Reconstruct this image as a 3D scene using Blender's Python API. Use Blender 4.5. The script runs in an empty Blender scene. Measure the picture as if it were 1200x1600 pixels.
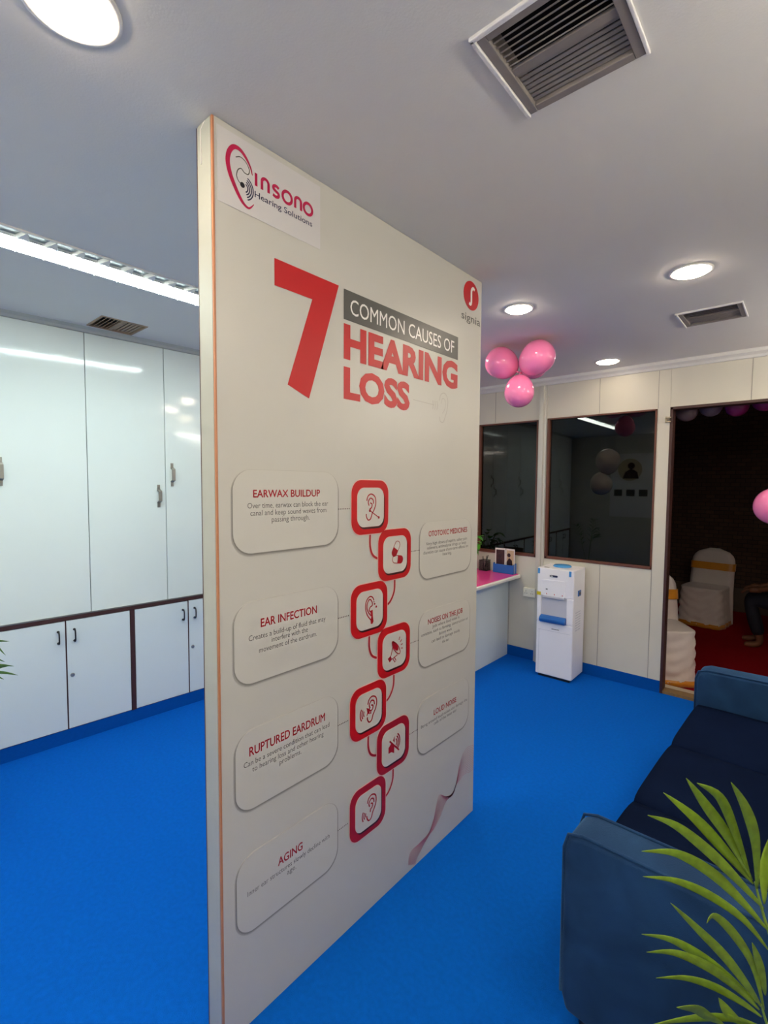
import bpy, bmesh, math, random
from mathutils import Vector, Matrix
R = math.radians
scene = bpy.context.scene
COL = scene.collection

# ------------------------------------------------------------------ camera
cd = bpy.data.cameras.new('camera'); cam = bpy.data.objects.new('camera', cd); COL.objects.link(cam)
cd.sensor_fit = 'HORIZONTAL'; cd.sensor_width = 36.0; cd.lens = 22.668
cd.clip_start = 0.02; cd.clip_end = 60
cm = Matrix(((0.75059, -0.041573, 0.65946, 0), (0.660735, 0.03716, -0.749699, 0), (0.006661, 0.998444, 0.055361, 1.6), (0, 0, 0, 1)))
cam.matrix_world = cm
scene.camera = cam
# ------------------------------------------------------------------ world and exposure
w = bpy.data.worlds.new('world'); scene.world = w; w.use_nodes = True
w.node_tree.nodes['Background'].inputs[0].default_value = (0.010, 0.011, 0.014, 1)
w.node_tree.nodes['Background'].inputs[1].default_value = 0.35
scene.view_settings.view_transform = 'Standard'; scene.view_settings.look = 'None'
scene.view_settings.gamma = 1; scene.view_settings.use_curve_mapping = False
scene.view_settings.exposure = 1.35
WARM_E, COOL_E, FILL_E = 27.0, 17.0, 19.0          # strength of the downlights and of the tube light and added battens

H = 2.543; XP = -1.184; XB = -1.262; YB = 4.19; PY0, PY1 = 0.672, 2.024
CA = 0.0577665                         # the cabinet wall stands 3.3 degrees off the partition
CABO = (-3.353, 1.075)

# ------------------------------------------------------------------ materials
def lin(c):
    c = c / 255.0
    return c / 12.92 if c <= 0.04045 else ((c + 0.055) / 1.055) ** 2.4
def rgb(r, g, b): return (lin(r), lin(g), lin(b), 1)
MATS = {}
def mat(name, col, rough=0.5, metal=0.0, noise=0.0, nscale=20.0, bump=0.0, bscale=60.0, emit=None, estr=0.0, spec=0.5, coat=0.0, sheen=0.0, sub=0.0, alpha=None):
    if name in MATS: return MATS[name]
    m = bpy.data.materials.new(name); m.use_nodes = True
    nt = m.node_tree; b = nt.nodes['Principled BSDF']
    b.inputs['Base Color'].default_value = col; b.inputs['Roughness'].default_value = rough
    b.inputs['Metallic'].default_value = metal; b.inputs['Specular IOR Level'].default_value = spec
    b.inputs['Coat Weight'].default_value = coat; b.inputs['Sheen Weight'].default_value = sheen
    if sub: b.inputs['Subsurface Weight'].default_value = sub; b.inputs['Subsurface Radius'].default_value = (0.05, 0.03, 0.03)
    if emit: b.inputs['Emission Color'].default_value = emit; b.inputs['Emission Strength'].default_value = estr
    tc = nt.nodes.new('ShaderNodeTexCoord')
    if noise:
        n = nt.nodes.new('ShaderNodeTexNoise'); n.inputs['Scale'].default_value = nscale; n.inputs['Detail'].default_value = 4
        nt.links.new(tc.outputs['Object'], n.inputs['Vector'])
        mx = nt.nodes.new('ShaderNodeMix'); mx.data_type = 'RGBA'
        mx.inputs[6].default_value = tuple(min(1, c * (1 - noise)) for c in col[:3]) + (1,)
        mx.inputs[7].default_value = tuple(min(1, c * (1 + noise)) for c in col[:3]) + (1,)
        nt.links.new(n.outputs['Fac'], mx.inputs[0]); nt.links.new(mx.outputs[2], b.inputs['Base Color'])
    if bump:
        n2 = nt.nodes.new('ShaderNodeTexNoise'); n2.inputs['Scale'].default_value = bscale; n2.inputs['Detail'].default_value = 6
        nt.links.new(tc.outputs['Object'], n2.inputs['Vector'])
        bp = nt.nodes.new('ShaderNodeBump'); bp.inputs['Strength'].default_value = bump; bp.inputs['Distance'].default_value = 0.01
        nt.links.new(n2.outputs['Fac'], bp.inputs['Height']); nt.links.new(bp.outputs[0], b.inputs['Normal'])
    MATS[name] = m
    return m
M_ceil = mat('painted_ceiling', rgb(222, 220, 214), 0.75, noise=0.03, nscale=3, bump=0.05, bscale=180)
M_wall = mat('wall_laminate', rgb(212, 208, 193), 0.42, noise=0.03, nscale=5, bump=0.03, bscale=90)
M_white = mat('white_paint', rgb(228, 226, 220), 0.5)
M_carpet = mat('blue_carpet', rgb(0, 102, 210), 0.95, noise=0.16, nscale=60, bump=0.6, bscale=420, spec=0.1)
M_skirt = mat('blue_carpet_skirting', rgb(0, 84, 172), 0.95, noise=0.12, nscale=60, bump=0.4, bscale=420, spec=0.1)
M_lam = mat('cabinet_gloss_laminate', rgb(226, 236, 232), 0.09, noise=0.012, nscale=6, bump=0.03, bscale=9, spec=0.5)
M_lam2 = mat('cabinet_satin_laminate', rgb(222, 234, 234), 0.22, noise=0.02, nscale=200, spec=0.45)
M_brown = mat('dark_brown_wood', rgb(70, 40, 34), 0.45, noise=0.2, nscale=30)
M_wframe = mat('reddish_brown_wood', rgb(104, 60, 44), 0.4, noise=0.2, nscale=30)
M_gap = mat('shadow_gap_dark', rgb(45, 48, 52), 0.8)
M_alu = mat('brushed_aluminium', rgb(205, 202, 192), 0.35, metal=0.35)
M_steel = mat('satin_steel', rgb(165, 163, 155), 0.32, metal=0.8)
M_black = mat('black_plastic', rgb(26, 28, 32), 0.4)
M_board = mat('printed_panel_white', rgb(196, 195, 188), 0.34, noise=0.012, nscale=8, bump=0.015, bscale=30)
M_card = mat('printed_card_white', rgb(199, 198, 191), 0.34)
M_stick = mat('sticker_white', rgb(204, 202, 202), 0.28)
M_red = mat('printed_red', rgb(188, 14, 22), 0.4)
M_dred = mat('printed_deep_red', rgb(165, 16, 32), 0.4)
M_pinkl = mat('printed_pale_pink', rgb(226, 186, 178), 0.36)
M_mag = mat('printed_magenta', rgb(186, 22, 74), 0.32)
M_gray = mat('printed_dark_grey', rgb(86, 86, 82), 0.34)
M_txt = mat('printed_text_grey', rgb(92, 90, 88), 0.4)
M_txtw = mat('printed_white', rgb(235, 234, 230), 0.34)
M_navy = mat('printed_navy', rgb(44, 44, 78), 0.34)
M_e1 = mat('printed_edge_grey_dark', rgb(132, 130, 124), 0.36)  # greys of the printed drop shadow around the cards
M_e2 = mat('printed_edge_grey_mid', rgb(160, 158, 152), 0.36)
M_e3 = mat('printed_edge_grey_light', rgb(184, 182, 175), 0.36)
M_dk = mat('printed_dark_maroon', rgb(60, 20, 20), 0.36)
M_faint = mat('printed_faint_grey', rgb(178, 174, 168), 0.36)
M_copper = mat('orange_edge_band', rgb(188, 128, 92), 0.45, noise=0.12, nscale=40)
M_strip = mat('pale_laminate_edge', rgb(186, 190, 180), 0.5, metal=0.15, noise=0.06, nscale=14)
M_warm = mat('downlight_lens', (1, 0.93, 0.82, 1), 0.4, emit=(1.0, 0.80, 0.58, 1), estr=WARM_E)
M_warm2 = mat('downlight_lens_soft', (1, 0.93, 0.82, 1), 0.4, emit=(1.0, 0.84, 0.64, 1), estr=WARM_E * 0.38)
M_warm3 = mat('downlight_lens_strong', (1, 0.93, 0.82, 1), 0.4, emit=(1.0, 0.84, 0.66, 1), estr=WARM_E * 1.5)
M_fill = mat('batten_tube', (1, 1, 1, 1), 0.4, emit=(1.0, 0.94, 0.87, 1), estr=FILL_E)
M_cool = mat('tube_lens', (1, 1, 1, 1), 0.4, emit=(0.86, 1.0, 0.97, 1), estr=COOL_E)
M_refl = mat('lamp_reflector', rgb(225, 230, 230), 0.18, metal=0.85)
M_vent = mat('vent_grey_brown', rgb(138, 130, 125), 0.55, metal=0.1, noise=0.1, nscale=25)
M_ventd = mat('vent_dark_inside', rgb(22, 18, 16), 0.9)
M_plast = mat('white_plaster_lip', rgb(226, 224, 224), 0.8, bump=0.5, bscale=50)
M_coolw = mat('cooler_white_plastic', rgb(248, 247, 250), 0.28)
M_blue = mat('blue_plastic', rgb(30, 100, 180), 0.3, noise=0.05)
M_lblue = mat('light_blue_plastic', rgb(80, 160, 225), 0.2)
M_yel = mat('yellow_sticker', rgb(220, 200, 20), 0.4)
M_pinktop = mat('pink_gloss_desktop', rgb(240, 62, 150), 0.1, noise=0.05, nscale=4)
M_ball = mat('pink_balloon_latex', rgb(255, 138, 190), 0.12, spec=0.6, sub=0.3, coat=0.3)
M_ballw = mat('white_balloon_latex', rgb(235, 232, 228), 0.15, spec=0.6, coat=0.3)
M_purple = mat('purple_balloon_latex', rgb(128, 30, 92), 0.3)
M_whitedim = mat('pale_mauve_balloon_latex', rgb(128, 108, 118), 0.3)  # white balloons greyed in colour to look dimly lit
M_cloth = mat('chair_cover_satin', rgb(240, 228, 221), 0.45, sheen=0.3, noise=0.04)
M_gold = mat('gold_satin_sash', rgb(216, 140, 20), 0.35, sheen=0.4, noise=0.1)
M_redc = mat('red_carpet', rgb(150, 8, 22), 0.95, noise=0.15, nscale=40, spec=0.1)
M_skin = mat('skin', rgb(128, 84, 58), 0.5)
M_shirt = mat('yellow_brown_shirt', rgb(120, 76, 24), 0.8, noise=0.1)
M_trous = mat('dark_navy_trousers', rgb(20, 23, 38), 0.85)
M_hair = mat('black_hair', rgb(16, 13, 12), 0.6)
M_leaf = mat('palm_leaf_green', rgb(118, 148, 34), 0.36, noise=0.5, nscale=55, spec=0.45)
M_leaf2 = mat('palm_leaf_dark_green', rgb(78, 120, 50), 0.42, noise=0.25, nscale=26)
M_stem = mat('palm_stem_green', rgb(120, 150, 52), 0.45)
M_bleaf = mat('broad_leaf_green', rgb(80, 160, 40), 0.3, noise=0.3, nscale=14)
M_pot = mat('white_ceramic_pot', rgb(220, 218, 212), 0.25)
M_soil = mat('dark_soil', rgb(50, 38, 28), 0.95, bump=0.8, bscale=80)
M_photo1 = mat('photo_dark_tones', rgb(58, 34, 36), 0.3, noise=0.7, nscale=45)
M_photo2 = mat('photo_warm_tones', rgb(200, 180, 145), 0.3, noise=0.1, nscale=30)
M_socket = mat('socket_cream_plastic', rgb(232, 230, 214), 0.35)
M_thresh = mat('threshold_brass', rgb(130, 100, 60), 0.5, noise=0.3, nscale=40)
M_stone = mat('cream_stone_step', rgb(205, 190, 165), 0.6, noise=0.1)
M_latch = mat('latch_metal', rgb(150, 140, 120), 0.35, metal=0.7)

def velvet():
    m = bpy.data.materials.new('blue_velvet'); m.use_nodes = True; nt = m.node_tree; b = nt.nodes['Principled BSDF']
    tc = nt.nodes.new('ShaderNodeTexCoord')
    n = nt.nodes.new('ShaderNodeTexNoise'); n.inputs['Scale'].default_value = 5; n.inputs['Detail'].default_value = 5
    n.inputs['Distortion'].default_value = 0.6
    r = nt.nodes.new('ShaderNodeValToRGB')
    r.color_ramp.elements[0].position = 0.35; r.color_ramp.elements[0].color = rgb(24, 50, 84)
    r.color_ramp.elements[1].position = 0.68; r.color_ramp.elements[1].color = rgb(34, 68, 108)
    nt.links.new(tc.outputs['Object'], n.inputs['Vector']); nt.links.new(n.outputs['Fac'], r.inputs[0])
    nt.links.new(r.outputs[0], b.inputs['Base Color'])
    b.inputs['Roughness'].default_value = 0.85; b.inputs['Specular IOR Level'].default_value = 0.15
    b.inputs['Sheen Weight'].default_value = 0.5; b.inputs['Sheen Roughness'].default_value = 0.4
    b.inputs['Sheen Tint'].default_value = rgb(110, 160, 210)
    n2 = nt.nodes.new('ShaderNodeTexNoise'); n2.inputs['Scale'].default_value = 350
    bp = nt.nodes.new('ShaderNodeBump'); bp.inputs['Strength'].default_value = 0.25; bp.inputs['Distance'].default_value = 0.004
    nt.links.new(tc.outputs['Object'], n2.inputs['Vector']); nt.links.new(n2.outputs['Fac'], bp.inputs['Height']); nt.links.new(bp.outputs[0], b.inputs['Normal'])
    return m
M_velvet = velvet()
M_velvetd = mat('dark_navy_velvet', rgb(12, 24, 50), 0.9, noise=0.3, nscale=6, bump=0.25, bscale=300, spec=0.03)

def glassmat():
    m = bpy.data.materials.new('tinted_window_glass'); m.use_nodes = True; nt = m.node_tree
    for n in list(nt.nodes): nt.nodes.remove(n)
    o = nt.nodes.new('ShaderNodeOutputMaterial'); t = nt.nodes.new('ShaderNodeBsdfTransparent'); t.inputs[0].default_value = (0.12, 0.125, 0.12, 1)
    g = nt.nodes.new('ShaderNodeBsdfGlossy'); g.inputs['Roughness'].default_value = 0.015; g.inputs[0].default_value = (0.9, 0.87, 0.81, 1)
    f = nt.nodes.new('ShaderNodeFresnel'); f.inputs[0].default_value = 1.5
    a = nt.nodes.new('ShaderNodeMath'); a.operation = 'MULTIPLY'; a.inputs[1].default_value = 1.15; a.use_clamp = True
    mx = nt.nodes.new('ShaderNodeMixShader')
    nt.links.new(f.outputs[0], a.inputs[0]); nt.links.new(a.outputs[0], mx.inputs[0])
    nt.links.new(t.outputs[0], mx.inputs[1]); nt.links.new(g.outputs[0], mx.inputs[2]); nt.links.new(mx.outputs[0], o.inputs[0])
    return m
M_glass = glassmat()

def brickmat():
    m = bpy.data.materials.new('dark_brick'); m.use_nodes = True; nt = m.node_tree; b = nt.nodes['Principled BSDF']
    tc = nt.nodes.new('ShaderNodeTexCoord'); mp = nt.nodes.new('ShaderNodeMapping'); mp.inputs['Rotation'].default_value = (R(90), 0, 0)
    br = nt.nodes.new('ShaderNodeTexBrick'); br.inputs['Scale'].default_value = 4.5
    br.inputs['Color1'].default_value = rgb(88, 66, 52); br.inputs['Color2'].default_value = rgb(74, 54, 44); br.inputs['Mortar'].default_value = rgb(52, 42, 36)
    nt.links.new(tc.outputs['Object'], mp.inputs[0]); nt.links.new(mp.outputs[0], br.inputs[0]); nt.links.new(br.outputs[0], b.inputs['Base Color'])
    b.inputs['Roughness'].default_value = 0.9
    return m
M_brick = brickmat()

# ------------------------------------------------------------------ mesh helpers
class MB:
    def __init__(s): s.v = []; s.f = []; s.sm = []
    def add(s, vs, fs, smooth=False):
        k = len(s.v); s.v += [tuple(p) for p in vs]; s.f += [tuple(i + k for i in f) for f in fs]; s.sm += [smooth] * len(fs); return s
    def box(s, x0, x1, y0, y1, z0, z1, rot=None, c=None):
        vs = [Vector((x, y, z)) for x in (x0, x1) for y in (y0, y1) for z in (z0, z1)]
        if rot is not None:
            c = Vector(c) if c else Vector(((x0 + x1) / 2, (y0 + y1) / 2, (z0 + z1) / 2))
            vs = [c + rot @ (v - c) for v in vs]
        return s.add(vs, [(0, 1, 3, 2), (4, 6, 7, 5), (0, 4, 5, 1), (2, 3, 7, 6), (0, 2, 6, 4), (1, 5, 7, 3)])
    def prism(s, pts, axis, a, b, smooth=False):
        """polygon pts in the two other axes, extruded from a to b along axis"""
        def P(p, h):
            return {'x': (h, p[0], p[1]), 'y': (p[0], h, p[1]), 'z': (p[0], p[1], h)}[axis]
        n = len(pts)
        s.add([P(p, a) for p in pts] + [P(p, b) for p in pts], [tuple(range(n))[::-1], tuple(range(n, 2 * n))])
        k = len(s.v) - 2 * n
        for i in range(n):
            j = (i + 1) % n; s.f.append((k + i, k + j, k + n + j, k + n + i)); s.sm.append(smooth)
        return s
    def lathe(s, prof, c=(0, 0, 0), n=28, axis='z', cap=True, sx=1, sy=1):
        vs = []; fs = []
        for r, h in prof:
            for i in range(n):
                a = 2 * math.pi * i / n; p = (r * math.cos(a) * sx, r * math.sin(a) * sy, h)
                if axis == 'y': p = (p[0], h, p[1])
                if axis == 'x': p = (h, p[0], p[1])
                vs.append((p[0] + c[0], p[1] + c[1], p[2] + c[2]))
        for k in range(len(prof) - 1):
            for i in range(n):
                j = (i + 1) % n; fs.append((k * n + i, k * n + j, (k + 1) * n + j, (k + 1) * n + i))
        s.add(vs, fs, True)
        if cap:
            m = len(prof)
            k0 = len(s.v) - len(vs)
            s.f.append(tuple(k0 + i for i in range(n))[::-1]); s.sm.append(False)
            s.f.append(tuple(k0 + (m - 1) * n + i for i in range(n))); s.sm.append(False)
        return s
    def tube(s, pts, rad, n=8, smooth=True):
        pts = [Vector(p) for p in pts]; m = len(pts)
        if not isinstance(rad, (list, tuple)): rad = [rad] * m
        vs = []; up = Vector((0.13, 0.21, 0.97))
        for i, p in enumerate(pts):
            t = (pts[min(i + 1, m - 1)] - pts[max(i - 1, 0)]).normalized()
            a = t.cross(up); a = a.normalized() if a.length > 1e-4 else t.orthogonal().normalized()
            b = t.cross(a); up = a.cross(t)
            for k in range(n):
                q = 2 * math.pi * k / n; vs.append(p + (a * math.cos(q) + b * math.sin(q)) * rad[i])
        fs = [(i * n + k, i * n + (k + 1) % n, (i + 1) * n + (k + 1) % n, (i + 1) * n + k) for i in range(m - 1) for k in range(n)]
        s.add(vs, fs, smooth)
        k0 = len(s.v) - len(vs)
        s.f.append(tuple(k0 + k for k in range(n))[::-1]); s.sm.append(False)
        s.f.append(tuple(k0 + (m - 1) * n + k for k in range(n))); s.sm.append(False)
        return s
    def xf(s, fn): s.v = [tuple(fn(Vector(p))) for p in s.v]; return s
    def obj(s, name, m, parent=None, bevel=0, seg=2, sub=0, loc=None, rotz=0, kind=None, label=None, smooth=None):
        me = bpy.data.meshes.new(name); me.from_pydata(s.v, [], s.f)
        bm = bmesh.new(); bm.from_mesh(me); bmesh.ops.recalc_face_normals(bm, faces=bm.faces); bm.to_mesh(me); bm.free()
        for p, q in zip(me.polygons, s.sm): p.use_smooth = q if smooth is None else smooth
        for mm in (m if isinstance(m, (list, tuple)) else [m]): me.materials.append(mm)
        o = bpy.data.objects.new(name, me); COL.objects.link(o)
        if parent: o.parent = parent
        if loc: o.location = loc
        o.rotation_euler = (0, 0, rotz)
        if bevel:
            b = o.modifiers.new('bevel', 'BEVEL'); b.width = bevel; b.segments = seg; b.limit_method = 'ANGLE'; b.angle_limit = R(35)
        if sub:
            b = o.modifiers.new('sub', 'SUBSURF'); b.levels = sub; b.render_levels = sub
        if kind: o['kind'] = kind
        if label: o['label'] = label
        return o
def B(*a, **k): return MB().box(*a, **k)
def tag(o, label, cat, group=None, kind=None):
    o['label'] = label; o['category'] = cat
    if group: o['group'] = group
    if kind: o['kind'] = kind
    return o
def thing(name, label, cat, loc=(0, 0, 0), rotz=0, group=None):
    o = bpy.data.objects.new(name, None); COL.objects.link(o); o.empty_display_size = 0.1
    o.location = loc; o.rotation_euler = (0, 0, rotz)
    return tag(o, label, cat, group)
def struct(mb, name, m, **k): return mb.obj(name, m, kind='structure', **k)
def dup(root, loc, rotz=None, label=None, group=None, name=None):
    def cp(o, par):
        c = o.copy(); COL.objects.link(c)
        if par: c.parent = par
        for ch in [x for x in bpy.data.objects if x.parent == o]: cp(ch, c)
        return c
    r = cp(root, None); r.location = loc
    if rotz is not None: r.rotation_euler = (0, 0, rotz)
    if label: r['label'] = label
    if group: r['group'] = group
    return r
def rrect(x0, x1, y0, y1, r, n=8):
    out = []
    for cx, cy, a in ((x1 - r, y0 + r, -90), (x1 - r, y1 - r, 0), (x0 + r, y1 - r, 90), (x0 + r, y0 + r, 180)):
        for i in range(n + 1):
            t = R(a + 90 * i / n); out.append((cx + r * math.cos(t), cy + r * math.sin(t)))
    return out
def catmull(P, k=6):
    P = [Vector(p) for p in P]; out = []
    for i in range(len(P) - 1):
        a, b, c, d = P[max(i - 1, 0)], P[i], P[i + 1], P[min(i + 2, len(P) - 1)]
        for j in range(k):
            t = j / k
            out.append(0.5 * ((2 * b) + (c - a) * t + (2 * a - 5 * b + 4 * c - d) * t * t + (3 * b - a - 3 * c + d) * t ** 3))
    out.append(P[-1]); return out

# ------------------------------------------------------------------ room shell
# the floor is one carpet slab, under the partition too
struct(B(-3.75, 0.62, -1.15, YB + 0.06, -0.12, 0.0), 'floor', M_carpet)
# ceiling: a grid with real openings for the vents and the tube light
VENTS = [(-0.572, -0.305, 0.93, 1.203), (-0.585, -0.300, 3.075, 3.352), (-3.285, -3.03, 1.03, 1.288)]
TUBE = (-2.465, -2.245, -0.02, 1.63)
holes = [TUBE] + VENTS
xs = sorted({-3.75, 0.62, *[h[0] for h in holes], *[h[1] for h in holes]})
ys = sorted({-1.15, YB + 0.06, *[h[2] for h in holes], *[h[3] for h in holes]})
cb = MB()
for i in range(len(xs) - 1):
    for j in range(len(ys) - 1):
        cx, cy = (xs[i] + xs[i + 1]) / 2, (ys[j] + ys[j + 1]) / 2
        if any(h[0] < cx < h[1] and h[2] < cy < h[3] for h in holes): continue
        x0, x1, y0, y1 = xs[i], xs[i + 1], ys[j], ys[j + 1]
        cb.add([(x0, y0, H), (x1, y0, H), (x1, y1, H), (x0, y1, H)], [(0, 3, 2, 1)])
for x0, x1, y0, y1 in holes:
    for a, b in (((x0, y0), (x1, y0)), ((x1, y0), (x1, y1)), ((x1, y1), (x0, y1)), ((x0, y1), (x0, y0))):
        cb.add([(a[0], a[1], H), (b[0], b[1], H), (b[0], b[1], H + 0.12), (a[0], a[1], H + 0.12)], [(0, 1, 2, 3)])
cb.add([(-3.75, -1.15, H + 0.12), (0.62, -1.15, H + 0.12), (0.62, YB + 0.06, H + 0.12), (-3.75, YB + 0.06, H + 0.12)], [(0, 1, 2, 3)])
me_c = struct(cb, 'ceiling', M_ceil)
# walls
W1 = (-2.45, -1.849, 0.956, 2.192); W2 = (-1.765, -0.902, 0.956, 2.197); DX0, DX1, DZ = -0.812, 0.34, 2.198
wb = MB(); y0, y1 = YB, YB + 0.06
wb.box(-3.75, W1[0], y0, y1, 0, H); wb.box(W1[0], W1[1], y0, y1, 0, W1[2]); wb.box(W1[0], W1[1], y0, y1, W1[3], H)
wb.box(W1[1], W2[0], y0, y1, 0, H); wb.box(W2[0], W2[1], y0, y1, 0, W2[2]); wb.box(W2[0], W2[1], y0, y1, W2[3], H)
wb.box(W2[1], DX0, y0, y1, 0, H); wb.box(DX0, DX1, y0, y1, DZ, H); wb.box(DX1, 0.62, y0, y1, 0, H)
struct(wb, 'wall_back', M_wall)
struct(B(-3.81, -3.75, -1.21, YB + 0.06, 0, H), 'wall_left', M_wall)
struct(B(0.62, 0.68, -1.21, YB + 0.06, 0, H), 'wall_right', M_wall)
struct(B(-3.75, 0.62, -1.21, -1.15, 0, H), 'wall_front', M_wall)
# joints between the wall panels (thin recessed-looking cover strips)
k = 1
def trim(mb, m, **kw):
    global k
    o = struct(mb, 'trim_%d' % k, m, **kw); k += 1; return o
M_joint = mat('panel_joint_grey', rgb(140, 136, 128), 0.7)
for x, z0, z1 in ((-2.278, 2.2, 2.485), (-1.33, 2.2, 2.485), (-0.329, 2.2, 2.485), (-1.287, 0.095, 0.955), (-0.903, 0.095, 0.955), (-0.898, 2.2, 2.485), (-0.822, 2.2, 2.485), (-2.10, 0.095, 0.955)):
    trim(B(x - 0.0016, x + 0.0016, YB - 0.0015, YB + 0.001, z0, z1), M_joint)
# aluminium mullion between the windows, post beside the door
trim(MB().prism([(-1.843, YB), (-1.843, YB - 0.012), (-1.828, YB - 0.012), (-1.822, YB - 0.03), (-1.795, YB - 0.03), (-1.789, YB - 0.012), (-1.772, YB - 0.012), (-1.772, YB)], 'z', 0.0, 2.486), M_alu)
trim(B(-0.896, -0.816, YB - 0.004, YB + 0.001, 0.095, 2.485), M_wall)
# cornice along the back wall
trim(MB().prism([(YB, 2.487), (YB - 0.012, 2.489), (YB - 0.022, 2.505), (YB - 0.045, 2.52), (YB - 0.05, H), (YB, H)], 'x', -3.74, 0.62), M_ceil)
# carpet-covered skirting
struct(B(-3.3, DX0 - 0.004, YB - 0.006, YB, 0, 0.094), 'baseboard_back', M_skirt)
# windows: brown frame + tinted pane
def window(n, w, fr=0.022):
    x0, x1, z0, z1 = w; f = MB(); ya, yb = YB - 0.008, YB + 0.05
    f.box(x0, x0 + fr, ya, yb, z0, z1); f.box(x1 - fr * .6, x1, ya, yb, z0, z1); f.box(x0, x1, ya, yb, z0, z0 + fr); f.box(x0, x1, ya, yb, z1 - fr * .6, z1)
    o = struct(f, 'window_%d' % n, M_wframe, bevel=0.002)
    B(x0 + 0.004, x1 - 0.004, YB + 0.022, YB + 0.028, z0 + 0.004, z1 - 0.004).obj('window_pane', M_glass, o)
    return o
w1 = window(1, W1); w2 = window(2, W2)
B(W1[0] + 0.01, W1[1] - 0.01, YB - 0.012, YB + 0.02, W1[2] + 0.022, W1[2] + 0.028).obj('window_sill', M_wframe, w1)
# door opening: brown jambs and head
dj = MB(); dj.box(DX0 - 0.004, DX0 + 0.016, YB - 0.006, YB + 0.09, 0.0, DZ); dj.box(DX1 - 0.02, DX1, YB - 0.006, YB + 0.09, 0.0, DZ); dj.box(DX0 - 0.004, DX1, YB - 0.006, YB + 0.09, DZ - 0.016, DZ + 0.004)
door = struct(dj, 'door_1', M_brown, bevel=0.002)
B(DX0 + 0.016, DX1 - 0.02, YB + 0.0, YB + 0.09, 0.0, 0.022).obj('threshold', M_thresh, door)
lt = MB(); lt.box(-0.842, -0.806, YB - 0.02, YB - 0.004, 2.118, 2.128); lt.box(-0.842, -0.806, YB - 0.02, YB - 0.004, 2.088, 2.098); lt.tube([(-0.835, YB - 0.02, 2.108), (-0.812, YB - 0.024, 2.108)], 0.006); lt.box(-0.845, -0.834, YB - 0.016, YB - 0.002, 2.085, 2.131)
tag(lt.obj('door_latch', M_latch, bevel=0.001), 'small metal door catch fixed at the top left corner of the doorway', 'latch')

# ------------------------------------------------------------------ cabinet wall on the left
def cw(u, n=0.0, z=0.0):      # cabinet coordinates (along, out of the wall, up) to the room
    return (CABO[0] + u * math.sin(CA) + n * math.cos(CA), CABO[1] + u * math.cos(CA) - n * math.sin(CA), z)
ZS0, ZS1, ZT = 0.765, 0.793, 2.515
U0, U1 = -2.068, 2.444
def handle_bow(y, z, m=M_black, h=0.07, out=0.026):
    p = [(0.0, y, z + h / 2), (out * .6, y, z + h / 2 + 0.002), (out, y, z + h / 2 - 0.012), (out, y, z - h / 2 + 0.012), (out * .6, y, z - h / 2 - 0.002), (0, y, z - h / 2)]
    mb = MB().tube(catmull(p, 4), 0.0042, 8)
    for s in (1, -1): mb.lathe([(0.0075, 0), (0.0075, 0.003)], (0, y, z + s * h / 2), 12, 'x')
    return mb
def base_unit():
    t = thing('base_cabinet', 'x', 'cabinet', cw(0), -CA, 'low white cabinets along the left wall')
    c = MB(); c.box(-0.24, -0.004, 0.0, 0.02, 0.086, ZS0); c.box(-0.24, -0.004, 0.732, 0.752, 0.086, ZS0); c.box(-0.24, -0.23, 0.02, 0.732, 0.086, ZS0)
    c.box(-0.23, -0.004, 0.02, 0.732, 0.086, 0.1); c.box(-0.004, 0.002, 0.001, 0.027, 0.086, ZS0)
    c.box(-0.02, -0.004, 0.36, 0.39, 0.1, ZS0); c.box(-0.22, -0.01, 0.02, 0.732, ZS0 - 0.01, ZS0)
    c.obj('carcass', M_brown, t)
    for i, (a, b) in enumerate(((0.030, 0.385), (0.391, 0.750))):
        d = B(-0.018, 0.0, a, b, 0.09, ZS0 - 0.003).obj('door', M_lam2, t, bevel=0.0012)
        e = MB().box(-0.016, 0.0006, b - 0.0008, b + 0.0018, 0.09, ZS0 - 0.003) if i == 0 else MB().box(-0.016, 0.0006, a - 0.0018, a + 0.0008, 0.09, ZS0 - 0.003)
        e.obj('edge_band', M_brown, d)
        handle_bow(b - 0.036 if i == 0 else a + 0.042, 0.668).obj('handle', M_black, d)
        if i: MB().lathe([(0.012, 0), (0.012, 0.003), (0.0085, 0.0045), (0.005, 0.003)], (0, a + 0.026, 0.422), 16, 'x').obj('lock', M_steel if i else M_black, d, label='round steel cam lock')
    return t
bu = base_unit(); us = [0.188 + 0.752 * q for q in range(-3, 3)]
blab = {2: 'low white base cabinet with a steel lock, nearest the left picture edge', 3: 'low white base cabinet immediately left of the standing partition edge',
        0: 'low white base cabinet at the end of the run behind the viewer', 1: 'low white base cabinet left of the frame edge behind the viewer', 4: 'low white base cabinet hidden behind the standing partition', 5: 'low white base cabinet at the far end of the run'}
for i, u in enumerate(us):
    if i == 0: bu.location = cw(u); bu['label'] = blab[0]
    else: dup(bu, cw(u), label=blab[i])
lg = MB().box(-0.24, 0.004, U0, U1, ZS0, ZS1 - 0.002)
led = lg.obj('cabinet_ledge', M_brown, loc=cw(0), rotz=-CA, bevel=0.002)
tag(led, 'dark brown wooden ledge strip running between the low and the tall white cabinets', 'ledge')
B(-0.02, 0.006, U0, U1, ZS1 - 0.0025, ZS1 + 0.003).obj('ledge_channel', M_steel, led, label='thin grey metal channel')
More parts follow.
